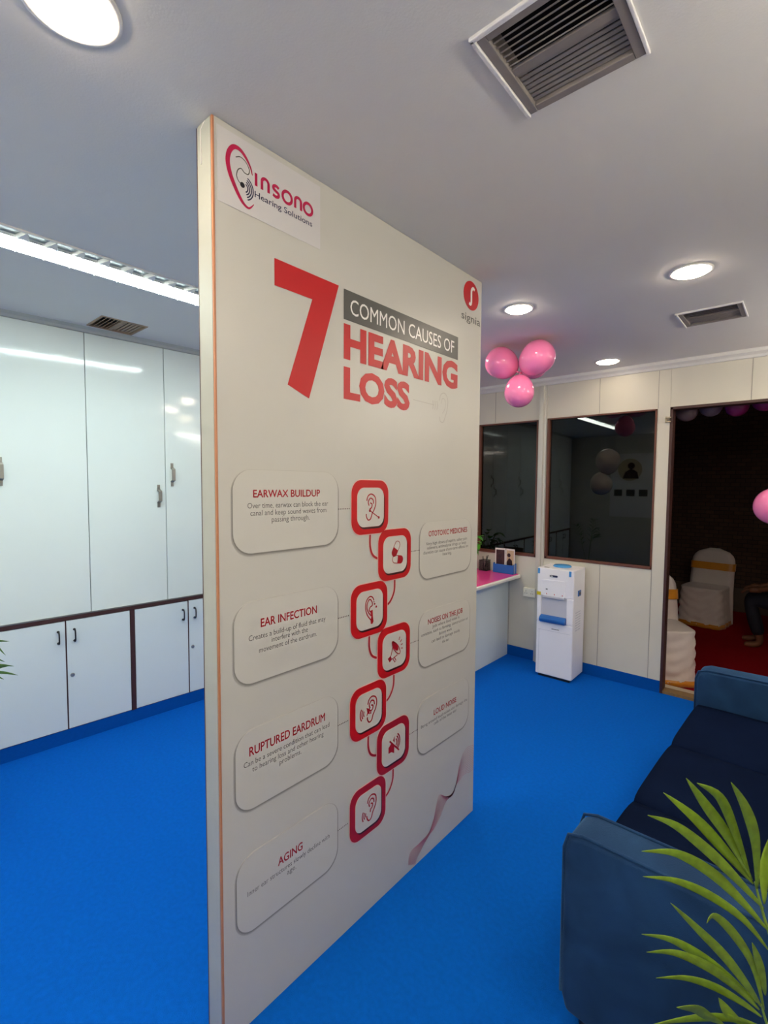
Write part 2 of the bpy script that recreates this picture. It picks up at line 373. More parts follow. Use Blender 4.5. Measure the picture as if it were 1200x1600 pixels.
def hnd_strap(y, z, L):
    m = MB(); m.box(0.0, 0.004, y - 0.009, y + 0.009, z + L / 2 - 0.03, z + L / 2); m.box(0.0, 0.004, y - 0.009, y + 0.009, z - L / 2, z - L / 2 + 0.03)
    m.prism([(0.002, z + L / 2 - 0.03), (0.03, z + L / 2 - 0.04), (0.034, z + L / 2 - 0.042), (0.034, z - L / 2 + 0.042), (0.03, z - L / 2 + 0.04), (0.002, z - L / 2 + 0.03), (0.002, z - L / 2 + 0.036), (0.028, z - L / 2 + 0.046), (0.028, z + L / 2 - 0.046), (0.002, z + L / 2 - 0.036)], 'y', y - 0.011, y + 0.011)
    for s in (1, -1): m.lathe([(0.004, 0.004), (0.003, 0.006)], (0, y, z + s * (L / 2 - 0.014)), 10, 'x')
    return m
wlab = ['tall white glossy wall cabinet at the near end of the run, left of the frame', 'tall white glossy wall cabinet above the left base cabinets, at the left frame edge', 'tall white glossy wall cabinet whose steel strap handles sit beside the partition edge', 'tall white glossy wall cabinet at the far end behind the partition']
for i, u in enumerate((-1.916, -0.976, -0.036, 0.904)):
    t = thing('wall_cabinet', wlab[i], 'cabinet', cw(u), -CA, 'tall white wall cabinets on the left wall')
    c = MB(); c.box(-0.24, -0.02, 0.0, 0.018, ZS1 + 0.004, ZT); c.box(-0.24, -0.02, 0.922, 0.94, ZS1 + 0.004, ZT); c.box(-0.24, -0.23, 0.018, 0.922, ZS1 + 0.004, ZT); c.box(-0.23, -0.02, 0.018, 0.922, ZT - 0.018, ZT); c.box(-0.23, -0.02, 0.018, 0.922, ZS1 + 0.004, ZS1 + 0.02)
    c.box(-0.03, -0.02, 0.44, 0.5, ZS1 + 0.02, ZT)
    c.obj('carcass', M_gap, t)
    for j, (a, b) in enumerate(((0.002, 0.468), (0.472, 0.938))):
        d = B(-0.02, 0.0, a, b, ZS1 + 0.004, ZT - 0.001).obj('door', M_lam, t, bevel=0.001)
        if j == 0: hnd_strap(b - 0.046, 1.516, 0.152).obj('handle', M_steel, d)
        else: hnd_strap(a + 0.042, 1.662, 0.16).obj('handle', M_steel, d)
# cornice, skirting and end fillers of that wall
trim(MB().prism([(0.0, 2.515), (0.012, 2.517), (0.02, 2.53), (0.045, H), (-0.1, H), (-0.1, 2.515)], 'y', U0, U1 + 0.6), M_strip, loc=cw(0), rotz=-CA)
struct(B(-0.23, -0.004, U0, U1, 0, 0.0855), 'baseboard_left', M_skirt, loc=cw(0), rotz=-CA)
trim(B(-0.23, -0.005, 1.846, U1, ZS1 + 0.004, 2.514), M_lam, loc=cw(0), rotz=-CA)
trim(B(-0.23, -0.005, U0, -1.918, ZS1 + 0.004, 2.514), M_lam, loc=cw(0), rotz=-CA)
trim(B(-0.23, -0.004, U1 + 0.002, U1 + 0.645, 0, 2.514), M_lam2, loc=cw(0), rotz=-CA)

# ------------------------------------------------------------------ ceiling fittings
def downlight(x, y, r, label, lm=None):
    t = thing('downlight', label, 'ceiling light', (x, y, H), 0, 'round warm recessed downlights')
    MB().lathe([(r, 0), (r + 0.012, 0), (r + 0.012, -0.004), (r + 0.002, -0.0055), (r, -0.003)], n=40, cap=False).obj('rim', M_white, t)
    MB().lathe([(0.001, -0.016), (r * 0.6, -0.0145), (r * 0.88, -0.010), (r, -0.003), (r, 0.0)], n=40).obj('lens', lm or M_warm, t)
    return t
downlight(-1.135, 0.345, 0.078, 'round warm downlight cut off by the upper left corner of the picture')
downlight(-0.43, 2.51, 0.072, 'round warm downlight close to the small ceiling vent', M_warm3)
downlight(-1.205, 2.445, 0.066, 'round warm downlight above the ceiling balloon cluster', M_warm3)
downlight(-1.186, 3.89, 0.078, 'round warm downlight nearest the window wall', M_warm2)
downlight(-0.30, -0.35, 0.078, 'round warm downlight behind the viewer')  # unseen lamp, added to brighten the room
def vent(rect, label, frame=0.022, n=7, lip=True, col=M_vent):
    x0, x1, y0, y1 = rect; t = thing('ceiling_vent', label, 'vent', ((x0 + x1) / 2, (y0 + y1) / 2, H), 0, 'square ceiling air vents')
    a, b = (x1 - x0) / 2, (y1 - y0) / 2; g = 0.001
    f = MB(); zb, zt = -0.004, 0.05
    f.box(-a + g, -a + frame, -b + g, b - g, zb, zt); f.box(a - frame, a - g, -b + g, b - g, zb, zt); f.box(-a + frame, a - frame, -b + g, -b + frame, zb, zt); f.box(-a + frame, a - frame, b - frame, b - g, zb, zt)
    f.obj('frame', col, t, bevel=0.002)
    B(-a + frame, a - frame, -b + frame, b - frame, 0.045, 0.05).obj('duct_backing', M_ventd, t)
    f = MB(); L = 2 * b - 2 * frame; st = (L - 0.02) / (2 * n)
    for q in range(2 * n):
        y = -b + frame + st * (q + 0.5) + (0.02 if q >= n else 0)
        ang = R(40) if q < n else R(-6); hs = st * (0.44 if q < n else 0.31)
        f.box(-a + frame, a - frame, y - hs, y + hs, 0.006, 0.0085, rot=Matrix.Rotation(ang, 3, 'X'))
    f.box(-a + frame, a - frame, -0.012, 0.008, 0.0, 0.008)
    f.obj('louvre', col, t)
    if lip:
        rnd = random.Random(4); f = MB()
        f.box(-a - 0.009, -a + g, -b - 0.008, b + 0.003, -0.009, 0.0); f.box(-a - 0.009, a + 0.007, -b - 0.011, -b + g, -0.009, 0.0)
        f.box(a - g, a + 0.007, -b - 0.006, b + 0.001, -0.007, 0.0)
        f.obj('plaster_lip', M_plast, t, bevel=0.002)
    return t
vent(VENTS[0], 'large grey brown louvred ceiling vent at the top edge of the picture')
vent(VENTS[1], 'small dark ceiling vent with a white lip, near the doorway downlight', n=4)
vent(VENTS[2], 'dusty brown ceiling vent above the tall white cabinets', n=5, lip=False, frame=0.012, col=mat('vent_dusty_brown', rgb(165, 142, 118), 0.7, noise=0.25, nscale=30))
# tube light trough
tl = thing('tube_light', 'long recessed fluorescent tube light with louvre fins in the left ceiling', 'ceiling light', (-2.355, 0.805, H))
f = MB(); hw, hl = 0.109, 0.824
for s in (-1, 1): f.box(min(s * hw, s * (hw - 0.008)), max(s * hw, s * (hw - 0.008)), -hl, hl, -0.006, 0.07)
for s in (-1, 1): f.box(-hw + 0.008, hw - 0.008, min(s * hl, s * (hl - 0.008)), max(s * hl, s * (hl - 0.008)), -0.006, 0.07)
f.obj('housing', M_white, tl, bevel=0.001)
B(-hw + 0.008, hw - 0.008, -hl + 0.008, hl - 0.008, 0.062, 0.068).obj('reflector', M_refl, tl)
MB().prism([(-0.0985, 0.02), (-0.0985, -0.003), (-0.092, -0.007), (0.006, -0.005), (0.012, 0.0), (0.012, 0.02)], 'y', -hl + 0.012, hl - 0.012).obj('diffuser', M_cool, tl)
B(0.0125, 0.0145, -hl + 0.012, hl - 0.012, 0.0005, 0.03).obj('lens_clip_rail', M_white, tl)  # opaque strip added to keep diffuser light off the plate and fins
for q in range(17):
    y = -hl + 0.06 + q * (2 * hl - 0.12) / 16; f = MB()
    f.prism([(0.02, y - 0.022), (0.095, y - 0.003), (0.095, y + 0.003), (0.02, y + 0.022), (0.035, y)], 'z', -0.006, 0.012)
    f.box(-0.094, 0.03, y - 0.0008, y + 0.0008, -0.014, -0.004)  # cross blade added to screen the diffuser at low angles
    f.obj('louvre_fin', M_white, tl)
B(0.014, 0.1, -hl + 0.01, hl - 0.01, 0.0125, 0.016).obj('inner_plate', mat('grey_inner_plate', rgb(150, 156, 156), 0.4, metal=0.3), tl)  # grey plate added to keep the reflector side darker
B(0.093, 0.1, -hl + 0.01, hl - 0.01, -0.001, 0.01).obj('bright_rail', M_white, tl)

# ------------------------------------------------------------------ standing partition with the printed sign
PO = (-1.223, 1.348, 0)
part = thing('display_partition', 'floor to ceiling white display partition printed with a seven causes of hearing loss chart', 'partition', PO)
def shift(mb): return mb.xf(lambda p: p - Vector(PO))
def pl(pts, lay, name, m, parent=part, th=0.0006, **k):      # printed shape on the panel face, given in (along, up)
    return shift(MB().prism(pts, 'x', XP + lay * 0.0006, XP + lay * 0.0006 + th)).obj(name, m, parent, **k)
shift(B(XB, XP, PY0 + 0.004, PY1, 0.0, H - 0.001)).obj('board', M_board, part, bevel=0.001)
shift(B(XB + 0.003, XP - 0.008, PY0 - 0.001, PY0 + 0.004, 0.0, H - 0.001)).obj('edge_strip', M_strip, part, label='pale metallic laminate strip on the narrow end')
shift(MB().box(XP - 0.006, XP + 0.0012, PY0 - 0.002, PY0 + 0.0045, 0.0, H - 0.002)).obj('orange_edge_band', M_copper, part, bevel=0.0015, label='exposed orange wood edge')
shift(MB().box(XB - 0.0005, XB + 0.003, PY0 - 0.0015, PY0 + 0.004, 0.0, H - 0.002)).obj('rear_edge_band', M_brown, part, label='thin dark brown edge')
shift(MB().tube([(XB + 0.024, PY0 - 0.0015, 2.44), (XB + 0.022, PY0 - 0.0015, 2.527), (XB + 0.045, PY0 - 0.0015, 2.541)], 0.0018, 6)).obj('sealant_bead', M_white, part, label='white drip of sealant')

CAPH = None
def text_mesh(name, s, y0, y1, z0, zcap, m, lay, parent, bold=0.0, head_style=False):
    """text between y0 and y1 on the panel face, baseline z0, capital height up to zcap"""
    global CAPH
    def raw(body, off):
        c = bpy.data.curves.new('t', 'FONT'); c.body = body; c.offset = off; c.resolution_u = 3; c.extrude = 0
        o = bpy.data.objects.new('t', c); COL.objects.link(o)
        bpy.context.view_layer.update()
        me = bpy.data.meshes.new_from_object(o.evaluated_get(bpy.context.evaluated_depsgraph_get()))
        bpy.data.objects.remove(o); bpy.data.curves.remove(c); return me
    if CAPH is None:
        h = raw('H', 0); CAPH = max(v.co.y for v in h.vertices); bpy.data.meshes.remove(h)
    faux = bold if head_style else 0
    if faux: bold = 0
    me = raw(s, bold)
    xs_ = [v.co.x for v in me.vertices]; a, b = min(xs_), max(xs_)
    sx = (y1 - y0) / (b - a); sy = (zcap - z0) / (CAPH + 2 * bold)
    for v in me.vertices:
        yy = v.co.y + bold
        v.co = (XP + lay * 0.0006 - PO[0], y0 + (v.co.x - a) * sx - PO[1], z0 + yy * sy)
    if faux:
        bm = bmesh.new()
        for i_, (dy, dz) in enumerate(((-1, 0), (1, 0), (0, -1), (0, 1), (0, 0))):
            c_ = me.copy(); c_.transform(Matrix.Translation((i_ * 0.00004, dy * faux * sx, dz * faux * sy))); bm.from_mesh(c_); bpy.data.meshes.remove(c_)
        bm.to_mesh(me); bm.free()
    me.materials.clear(); me.materials.append(m); me.name = name
    o = bpy.data.objects.new(name, me); COL.objects.link(o); o.parent = parent
    return o
def join(name, objs, parent, m=None):
    bm = bmesh.new()
    for o in objs: bm.from_mesh(o.data)
    me = bpy.data.meshes.new(name); bm.to_mesh(me); bm.free(); me.materials.append(m or objs[0].data.materials[0])
    for o in objs: bpy.data.objects.remove(o)
    o = bpy.data.objects.new(name, me); COL.objects.link(o); o.parent = parent; return o
def ribbon(mb, pts, wd, lay, closed=False, taper=None):
    P = [Vector((p[0], p[1])) for p in pts]; n = len(P); L = []; Rr = []
    for i, p in enumerate(P):
        t = P[(i + 1) % n if closed else min(i + 1, n - 1)] - P[(i - 1) % n if closed else max(i - 1, 0)]
        if t.length < 1e-9: t = Vector((1, 0))
        t.normalize(); q = Vector((-t.y, t.x)); ww = (taper(i / (n - 1)) if taper else 1) * wd / 2
        L.append(p + q * ww); Rr.append(p - q * ww)
    x = XP + lay * 0.0006 + 0.0005
    vs = [(x, p.x, p.y) for p in L] + [(x, p.x, p.y) for p in Rr]
    m = n if closed else n - 1
    return mb.add(vs, [(i, (i + 1) % n, n + (i + 1) % n, n + i) for i in range(m)])
def circ(cx, cy, r, n=24, sy=1.0): return [(cx + r * math.cos(2 * math.pi * i / n), cy + r * sy * math.sin(2 * math.pi * i / n)) for i in range(n)]
def poly(mb, pts, lay):
    x = XP + lay * 0.0006 + 0.0005; n = len(pts)
    return mb.add([(x, p[0], p[1]) for p in pts], [tuple(range(n))])

# headline
pl([(0.861, 2.250), (1.114, 2.250), (0.988, 1.868), (0.906, 1.898), (1.002, 2.174), (0.861, 2.174)], 1, 'large_numeral', M_red, label='large red numeral 7')
bar = pl([(1.137, 2.1495), (1.828, 2.1495), (1.828, 2.2475), (1.137, 2.2475)], 1, 'headline_bar', M_gray, label='dark grey headline bar with white lettering')
text_mesh('bar_lettering', 'COMMON CAUSES OF', 1.167, 1.797, 2.172, 2.223, M_txtw, 2.4, bar)
text_mesh('headline_word', 'HEARING', 1.137, 1.828, 2.02, 2.136, M_red, 1.6, part, bold=0.045)
text_mesh('headline_word', 'LOSS', 1.137, 1.492, 1.888, 1.995, M_red, 1.6, part, bold=0.045)
f = MB(); ribbon(f, [(1.513, 1.936), (1.655, 1.933)], 0.003, 1)
for q in (1.645, 1.66, 1.675): ribbon(f, [(q, 1.915), (q + 0.004, 1.933), (q, 1.951)], 0.004, 1)
ribbon(f, catmull([(1.69, 1.955), (1.705, 1.985), (1.735, 1.99), (1.755, 1.965), (1.75, 1.925), (1.735, 1.89), (1.72, 1.868), (1.70, 1.872), (1.695, 1.89)]), 0.004, 1)
ribbon(f, catmull([(1.705, 1.945), (1.715, 1.968), (1.735, 1.96), (1.735, 1.93), (1.715, 1.905)]), 0.003, 1)
shift(f).obj('faint_ear_drawing', M_faint, part, label='very faint grey drawing of an arrow and an ear')
# round emblem with a wordmark, top right
em = pl(circ(1.931, 2.455, 0.0635, 40), 1, 'round_emblem', M_red, label='round red emblem with a white curved stroke')
f = MB(); ribbon(f, catmull([(1.912, 2.418), (1.925, 2.416), (1.931, 2.428), (1.931, 2.455), (1.932, 2.478), (1.944, 2.491), (1.958, 2.486)], 5), 0.013, 2.2)
shift(f).obj('emblem_stroke', M_txtw, em)
text_mesh('wordmark', 'signia', 1.852, 2.013, 2.338, 2.372, M_gray, 1.6, part, bold=0.006)
# sticker with the clinic logo, top left
st = pl([(0.684, 2.335), (1.034, 2.335), (1.034, 2.525), (0.684, 2.525)], 1, 'logo_sticker', M_stick, label='white logo sticker at the top corner of the partition')
f = MB(); ear = catmull([(0.789, 2.444), (0.783, 2.462), (0.770, 2.480), (0.752, 2.493), (0.733, 2.492), (0.719, 2.474), (0.714, 2.448), (0.720, 2.420), (0.733, 2.394), (0.748, 2.371), (0.762, 2.357), (0.778, 2.353), (0.793, 2.369)])
ribbon(f, ear, 0.0115, 2.4, taper=lambda t: 0.12 + 1.0 * math.sin(math.pi * min(1, max(0, t))) ** 0.8)
shift(f).obj('ear_outline', M_mag, st)
f = MB(); ribbon(f, catmull([(0.738, 2.468), (0.752, 2.475), (0.768, 2.470), (0.779, 2.455), (0.776, 2.441), (0.764, 2.440), (0.754, 2.446), (0.744, 2.438), (0.740, 2.422), (0.746, 2.410), (0.757, 2.405)]), 0.0026, 2.4)
shift(f).obj('wire_drawing', M_gray, st)
f = MB(); poly(f, circ(0.7575, 2.405, 0.0072, 20), 2.6); shift(f).obj('earpiece_dot', M_black, st)
f = MB()
for q in range(4):
    r_ = 0.010 + q * 0.0058; ribbon(f, [(0.764 + r_ * math.cos(R(a)), 2.401 + r_ * 1.1 * math.sin(R(a))) for a in range(-70, 75, 10)], 0.0032, 2.4)
shift(f).obj('sound_arcs', M_navy, st)
# rounded lettering drawn as strokes: I n s o n o
f = MB(); X0 = 0.7985; h_ = 0.0355; zb_ = 2.4205; sw = 0.0085; gl = []
gl.append([(0, 0), (0, 1)]); gx = [0.0]
def rib(u0, P, closed=False): ribbon(f, [(X0 + u0 + p[0], zb_ + p[1]) for p in P], sw, 2.6, closed)
rib(0.002, [(0, 0.001), (0, h_)])
def arch(u0, wd, hh):
    r_ = wd / 2
    rib(u0, [(0, 0)] + [(r_ - r_ * math.cos(R(a)), hh - r_ + r_ * math.sin(R(a))) for a in range(0, 181, 15)] + [(wd, 0)])
arch(0.021, 0.022, 0.033)
rib(0.058, catmull([(0.020, 0.027), (0.012, 0.031), (0.003, 0.028), (0.002, 0.021), (0.010, 0.0165), (0.019, 0.012), (0.018, 0.004), (0.009, 0.001), (0.0, 0.004)], 5))
rib(0.089, [(0.019 + 0.0165 * math.cos(R(a)), 0.0165 + 0.0165 * math.sin(R(a))) for a in range(0, 360, 15)], True)
arch(0.137, 0.022, 0.033)
rib(0.168, [(0.018 + 0.0165 * math.cos(R(a)), 0.0165 + 0.0165 * math.sin(R(a))) for a in range(0, 360, 15)], True)
shift(f).obj('logo_lettering', M_mag, st)
text_mesh('logo_caption', 'Hearing Solutions', 0.796, 1.001, 2.391, 2.4075, M_navy, 2.6, st, bold=0.006)

# text cards
CARDS = [
 (0, 1.641, 'EARWAX BUILDUP', 0.783, 1.031, 1.563, 0.021, [('Over time, earwax can block the ear', 0.764, 1.066, 1.532), ('canal and keep sound waves from', 0.773, 1.058, 1.511), ('passing through.', 0.845, 0.988, 1.490)], 0.0155),
 (0, 1.265, 'EAR INFECTION', 0.805, 1.017, 1.186, 0.024, [('Creates a build-up of fluid that may', 0.764, 1.055, 1.153), ('interfere with the', 0.842, 0.980, 1.133), ('movement of the eardrum.', 0.798, 1.017, 1.111)], 0.0155),
 (0, 0.893, 'RUPTURED EARDRUM', 0.763, 1.052, 0.816, 0.026, [('Can be a severe condition that can lead', 0.744, 1.072, 0.788), ('to hearing loss and other hearing', 0.772, 1.046, 0.766), ('problems.', 0.868, 0.952, 0.745)], 0.0155),
 (0, 0.522, 'AGING', 0.861, 0.956, 0.426, 0.025, [('Inner ear structures slowly decline with', 0.752, 1.073, 0.398), ('age.', 0.895, 0.930, 0.377)], 0.0155),
 (1, 1.449, 'OTOTOXIC MEDICINES', 1.625, 1.925, 1.388, 0.022, [('Very high doses of aspirin, other pain', 1.608, 1.925, 1.352), ('relievers, antimalarial drugs or loop', 1.615, 1.918, 1.334), ('diuretics can cause short-term effects on', 1.59, 1.935, 1.316), ('hearing.', 1.73, 1.80, 1.298)], 0.013),
 (1, 1.075, 'NOISES ON THE JOB', 1.628, 1.897, 1.016, 0.022, [('Jobs where loud noise is', 1.66, 1.87, 0.995), ('constant, such as farming, construction or', 1.582, 1.946, 0.974), ('factory work', 1.71, 1.81, 0.953), ('can lead to damage inside', 1.655, 1.875, 0.932), ('the ear.', 1.735, 1.79, 0.911)], 0.013),
 (1, 0.700, 'LOUD NOISE', 1.678, 1.855, 0.608, 0.023, [('Being around loud noises can damage the', 1.587, 1.95, 0.582), ('cells of the inner ear.', 1.68, 1.86, 0.563)], 0.013)]
for side, top, head, a, b, zb, hc, lines, cap in CARDS:
    y0, y1 = (0.718, 1.110) if side == 0 else (1.567, 1.961); bot = top - 0.237
    e3 = pl(rrect(y0 - 0.006, y1 + 0.0055, bot - 0.010, top + 0.0012, 0.065), 0, 'text_card', M_e3, th=0.0009)  # printed soft drop shadow in grey layers, palest outermost
    pl(rrect(y0 - 0.005, y1 + 0.0045, bot - 0.0075, top - 0.001, 0.063), 1.1, 'card_rim', M_e2, e3, th=0.0005)
    pl(rrect(y0 - 0.0022, y1 + 0.0025, bot - 0.0045, top - 0.003, 0.061), 1.7, 'card_rim', M_e1, e3, th=0.0005)
    pl(rrect(y0, y1, bot, top, 0.060), 2.4, 'card_face', M_card, e3, th=0.0006)
    text_mesh('card_heading', head, a, b, zb, zb + hc, M_dred, 4, e3, bold=0.016 if side else 0.020, head_style=True)
    join('card_body_text', [text_mesh('t', s, l0, l1, lz, lz + cap, M_txt, 4, e3, bold=-0.002) for s, l0, l1, lz in lines], e3)

# icon badges and the chain that links them
BAD = [(1.2700, 1.521), (1.409, 1.337), (1.268, 1.150), (1.4085, 0.965), (1.2655, 0.777), (1.4085, 0.588), (1.266, 0.402)]
def EAR(s=1, dx=0, dy=0, inner=True):
    o = [catmull([(-.42 * s + dx, .42 * s + dy), (-.3 * s + dx, .72 * s + dy), (0 + dx, .85 * s + dy), (.35 * s + dx, .68 * s + dy), (.45 * s + dx, .3 * s + dy), (.33 * s + dx, -.1 * s + dy), (.1 * s + dx, -.42 * s + dy), (-.05 * s + dx, -.75 * s + dy), (-.28 * s + dx, -.82 * s + dy), (-.45 * s + dx, -.6 * s + dy), (-.46 * s + dx, -.42 * s + dy)])]
    if inner: o += [catmull([(-.2 * s + dx, .1 * s + dy), (-.28 * s + dx, .35 * s + dy), (-.08 * s + dx, .58 * s + dy), (.17 * s + dx, .48 * s + dy), (.22 * s + dx, .22 * s + dy)]), catmull([(-.1 * s + dx, .28 * s + dy), (.08 * s + dx, .2 * s + dy), (.04 * s + dx, -.02 * s + dy), (-.12 * s + dx, -.12 * s + dy), (-.14 * s + dx, -.3 * s + dy)])]
    return o
def capsule(cx, cy, L, r, ang, t0=-1, t1=1):
    pts = []
    for i in range(13): a = R(-90 + 15 * i); pts.append((L + r * math.cos(a), r * math.sin(a)))
    for i in range(13): a = R(90 + 15 * i); pts.append((-L + r * math.cos(a), r * math.sin(a)))
    pts = [(min(max(x, t0 * (L + r)), t1 * (L + r)), y) for x, y in pts]
    c, s = math.cos(R(ang)), math.sin(R(ang))
    return [(cx + x * c - y * s, cy + x * s + y * c) for x, y in pts]
for i, (cy, cz) in enumerate(BAD):
    HB, HI = 0.0965, 0.069
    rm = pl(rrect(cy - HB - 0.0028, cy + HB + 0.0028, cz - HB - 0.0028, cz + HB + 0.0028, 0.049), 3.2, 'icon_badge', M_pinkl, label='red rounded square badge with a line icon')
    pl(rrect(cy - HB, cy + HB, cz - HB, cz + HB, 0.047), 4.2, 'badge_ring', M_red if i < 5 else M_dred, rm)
    pl(rrect(cy - HI + 0.004, cy + HI + 0.006, cz - HI - 0.009, cz + HI - 0.006, 0.034), 5.2, 'badge_rim', M_dk, rm)  # printed dark drop shadow, set off below the badge face
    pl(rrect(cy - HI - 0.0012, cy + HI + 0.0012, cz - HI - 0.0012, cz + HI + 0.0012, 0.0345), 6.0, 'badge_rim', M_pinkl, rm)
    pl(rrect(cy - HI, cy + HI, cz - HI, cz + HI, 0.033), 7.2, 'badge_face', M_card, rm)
    S = HI * 0.80; f = MB(); LY = 8.4
    T = lambda P: [(cy + p[0] * S, cz + p[1] * S) for p in P]
    if i == 0:
        for P in EAR(): ribbon(f, T(P), 0.0045, LY)
        ribbon(f, T([(-.12, -.22), (.72, -.68)]), 0.0035, LY); poly(f, T(circ(-.12, -.22, .1, 12)), LY + .5); poly(f, T(circ(.74, -.7, .09, 12)), LY + .5)
    elif i == 1:
        for cx, c2, an, t0, t1 in ((.02, .38, 58, -1, 0), (.22, -.38, -8, 0, 1)): poly(f, T(capsule(cx, c2, .3, .27, an, t0, t1)), LY)
        ribbon(f, T(capsule(.02, .38, .3, .27, 58)), 0.0025, LY + .5, True); ribbon(f, T(capsule(.22, -.38, .3, .27, -8)), 0.0025, LY + .5, True)
    elif i == 2:
        for P in ([(.35, .55), (.2, .78), (-.08, .85), (-.38, .6), (-.45, .15), (-.3, -.3), (-.05, -.6), (.08, -.72)], [(.1, -.45), (-.15, -.2), (-.32, .15), (-.25, .5), (-.05, .68), (.15, .5), (.2, .25), (.0, .15), (-.1, -.05), (.05, -.15)]): ribbon(f, T(catmull(P)), 0.0045, LY)
        poly(f, T([(-.02, -.1), (.22, -.05), (.26, -.55), (.32, -.85), (.22, -1.0), (.06, -.98), (.03, -.75), (.1, -.5)]), LY + .5)
        poly(f, T(circ(.42, .3, .07, 10)), LY + .5); poly(f, T(circ(.58, .08, .08, 10)), LY + .5); poly(f, T(circ(.35, .45, .05, 10)), LY + .5)
    elif i == 3:
        poly(f, T([(-.75, -.45), (-.55, -.75), (-.3, -.6), (-.45, -.3)]), LY)
        c, s = math.cos(R(40)), math.sin(R(40)); E = lambda a, b, cx, c2: [(cx + a * math.cos(t) * c - b * math.sin(t) * s, c2 + a * math.cos(t) * s + b * math.sin(t) * c) for t in [2 * math.pi * q / 24 for q in range(24)]]
        ribbon(f, T(E(.22, .62, .15, .1)), 0.004, LY + .5, True); poly(f, T(E(.19, .5, .02, .28)[:]), LY + .5)
        ribbon(f, T([(-.42, -.32), (-.22, .28)]), 0.004, LY); ribbon(f, T([(-.28, -.58), (.28, -.42)]), 0.004, LY)
        ribbon(f, T([(-.2, -.6), (.02, -.88), (.14, -.78), (-.05, -.52)]), 0.004, LY)
        for p, q in (((.45, .6), (.55, .82)), ((.58, .42), (.75, .56)), ((.66, .2), (.86, .24)), ((.68, -.04), (.88, -.08))): ribbon(f, T([p, q]), 0.004, LY)
    elif i == 4:
        for P in EAR(1, .28): ribbon(f, T(P), 0.0055, LY)
        for q in range(3): ribbon(f, T([(-.3 - .02 + (.22 + .16 * q) * math.cos(R(a)), -.1 + (.28 + .16 * q) * math.sin(R(a))) for a in range(140, 221, 10)]), 0.005, LY)
        poly(f, T([(-.28, .25), (-.05, .12), (.1, .22), (.05, .02), (.22, -.05), (.02, -.12), (.05, -.3), (-.1, -.2), (-.28, -.35), (-.2, -.1)]), LY + .5)
    elif i == 5:
        poly(f, T([(-.6, .0), (-.3, .22), (.02, -.1), (.02, -.62), (-.3, -.42), (-.6, -.42)]), LY); poly(f, T([(-.12, .35), (.05, .62), (.05, .12)]), LY)
        for q in range(3): ribbon(f, T([(.1 + (.2 + .17 * q) * math.cos(R(a)), .12 + (.28 + .18 * q) * math.sin(R(a))) for a in range(-60, 66, 10)]), 0.0055, LY)
        ribbon(f, T([(-.5, .45), (.55, -.6)]), 0.0065, LY + .6)
    else:
        for P in EAR(1, .28): ribbon(f, T(P), 0.0055, LY)
        for q in range(3): ribbon(f, T([(-.12 + (.2 + .16 * q) * math.cos(R(a)), -.3 + (.24 + .16 * q) * math.sin(R(a))) for a in range(145, 216, 10)]), 0.005, LY)
    shift(f).obj('badge_icon', M_dred, rm)
    # dotted leader to its card
    f = MB(); ns = 7
    for q in range(ns):
        t = (q + .5) / ns
        yy = (1.110 + t * (cy - HB - 1.116)) if i % 2 == 0 else (cy + HB + 0.004 + t * (1.567 - cy - HB - 0.004))
        poly(f, circ(yy, cz + (-0.002 if i % 2 == 0 else 0), 0.0022, 8), 1.5)
    shift(f).obj('dotted_leader', M_dk, part)
for i in range(6):
    (a, za), (b, zb) = BAD[i], BAD[i + 1]
    if i % 2 == 0: P = [(a, za - 0.095), (a, za - 0.14), (a + 0.012, za - 0.172), (a + 0.035, za - 0.188), (a + 0.05, za - 0.190)]
    else: P = [(a, za - 0.095), (a - 0.001, za - 0.135), (a - 0.012, za - 0.162), (a - 0.03, za - 0.182), (a - 0.05, za - 0.190)]
    f = MB(); ribbon(f, catmull(P), 0.0135, 1.0); ln = shift(f).obj('connector_line', M_pinkl, part)
    f = MB(); ribbon(f, catmull(P), 0.0085, 1.8); shift(f).obj('connector_core', M_dred, ln)
# translucent wave print near the floor: many hairlines fanning out and pinching
f = MB()
A = [(2.021, 0.335), (1.960, 0.345), (1.920, 0.325), (1.893, 0.285), (1.868, 0.212), (1.835, 0.180), (1.785, 0.190), (1.735, 0.222), (1.712, 0.195), (1.690, 0.135), (1.655, 0.092), (1.59, 0.082), (1.526, 0.078), (1.512, 0.030)]
Bq = [(2.021, 0.215), (1.985, 0.215), (1.940, 0.225), (1.900, 0.215), (1.870, 0.205), (1.843, 0.172), (1.800, 0.170), (1.775, 0.160), (1.745, 0.125), (1.700, 0.092), (1.662, 0.080), (1.62, 0.060), (1.575, 0.030), (1.56, 0.006)]
for q in range(15):
    t = q / 14
    ribbon(f, catmull([(a[0] * (1 - t) + b[0] * t, a[1] * (1 - t) + b[1] * t) for a, b in zip(A, Bq)], 5), 0.0016, 0.6)
shift(f).obj('wave_print', mat('printed_rose', rgb(190, 120, 130), 0.4), part, label='fine rose coloured wave print near the floor')

# ------------------------------------------------------------------ water dispenser
wd = thing('water_dispenser', 'white floor standing water dispenser with blue drip tray beneath the window', 'water dispenser', (-1.540, 3.885, 0), R(0.8))
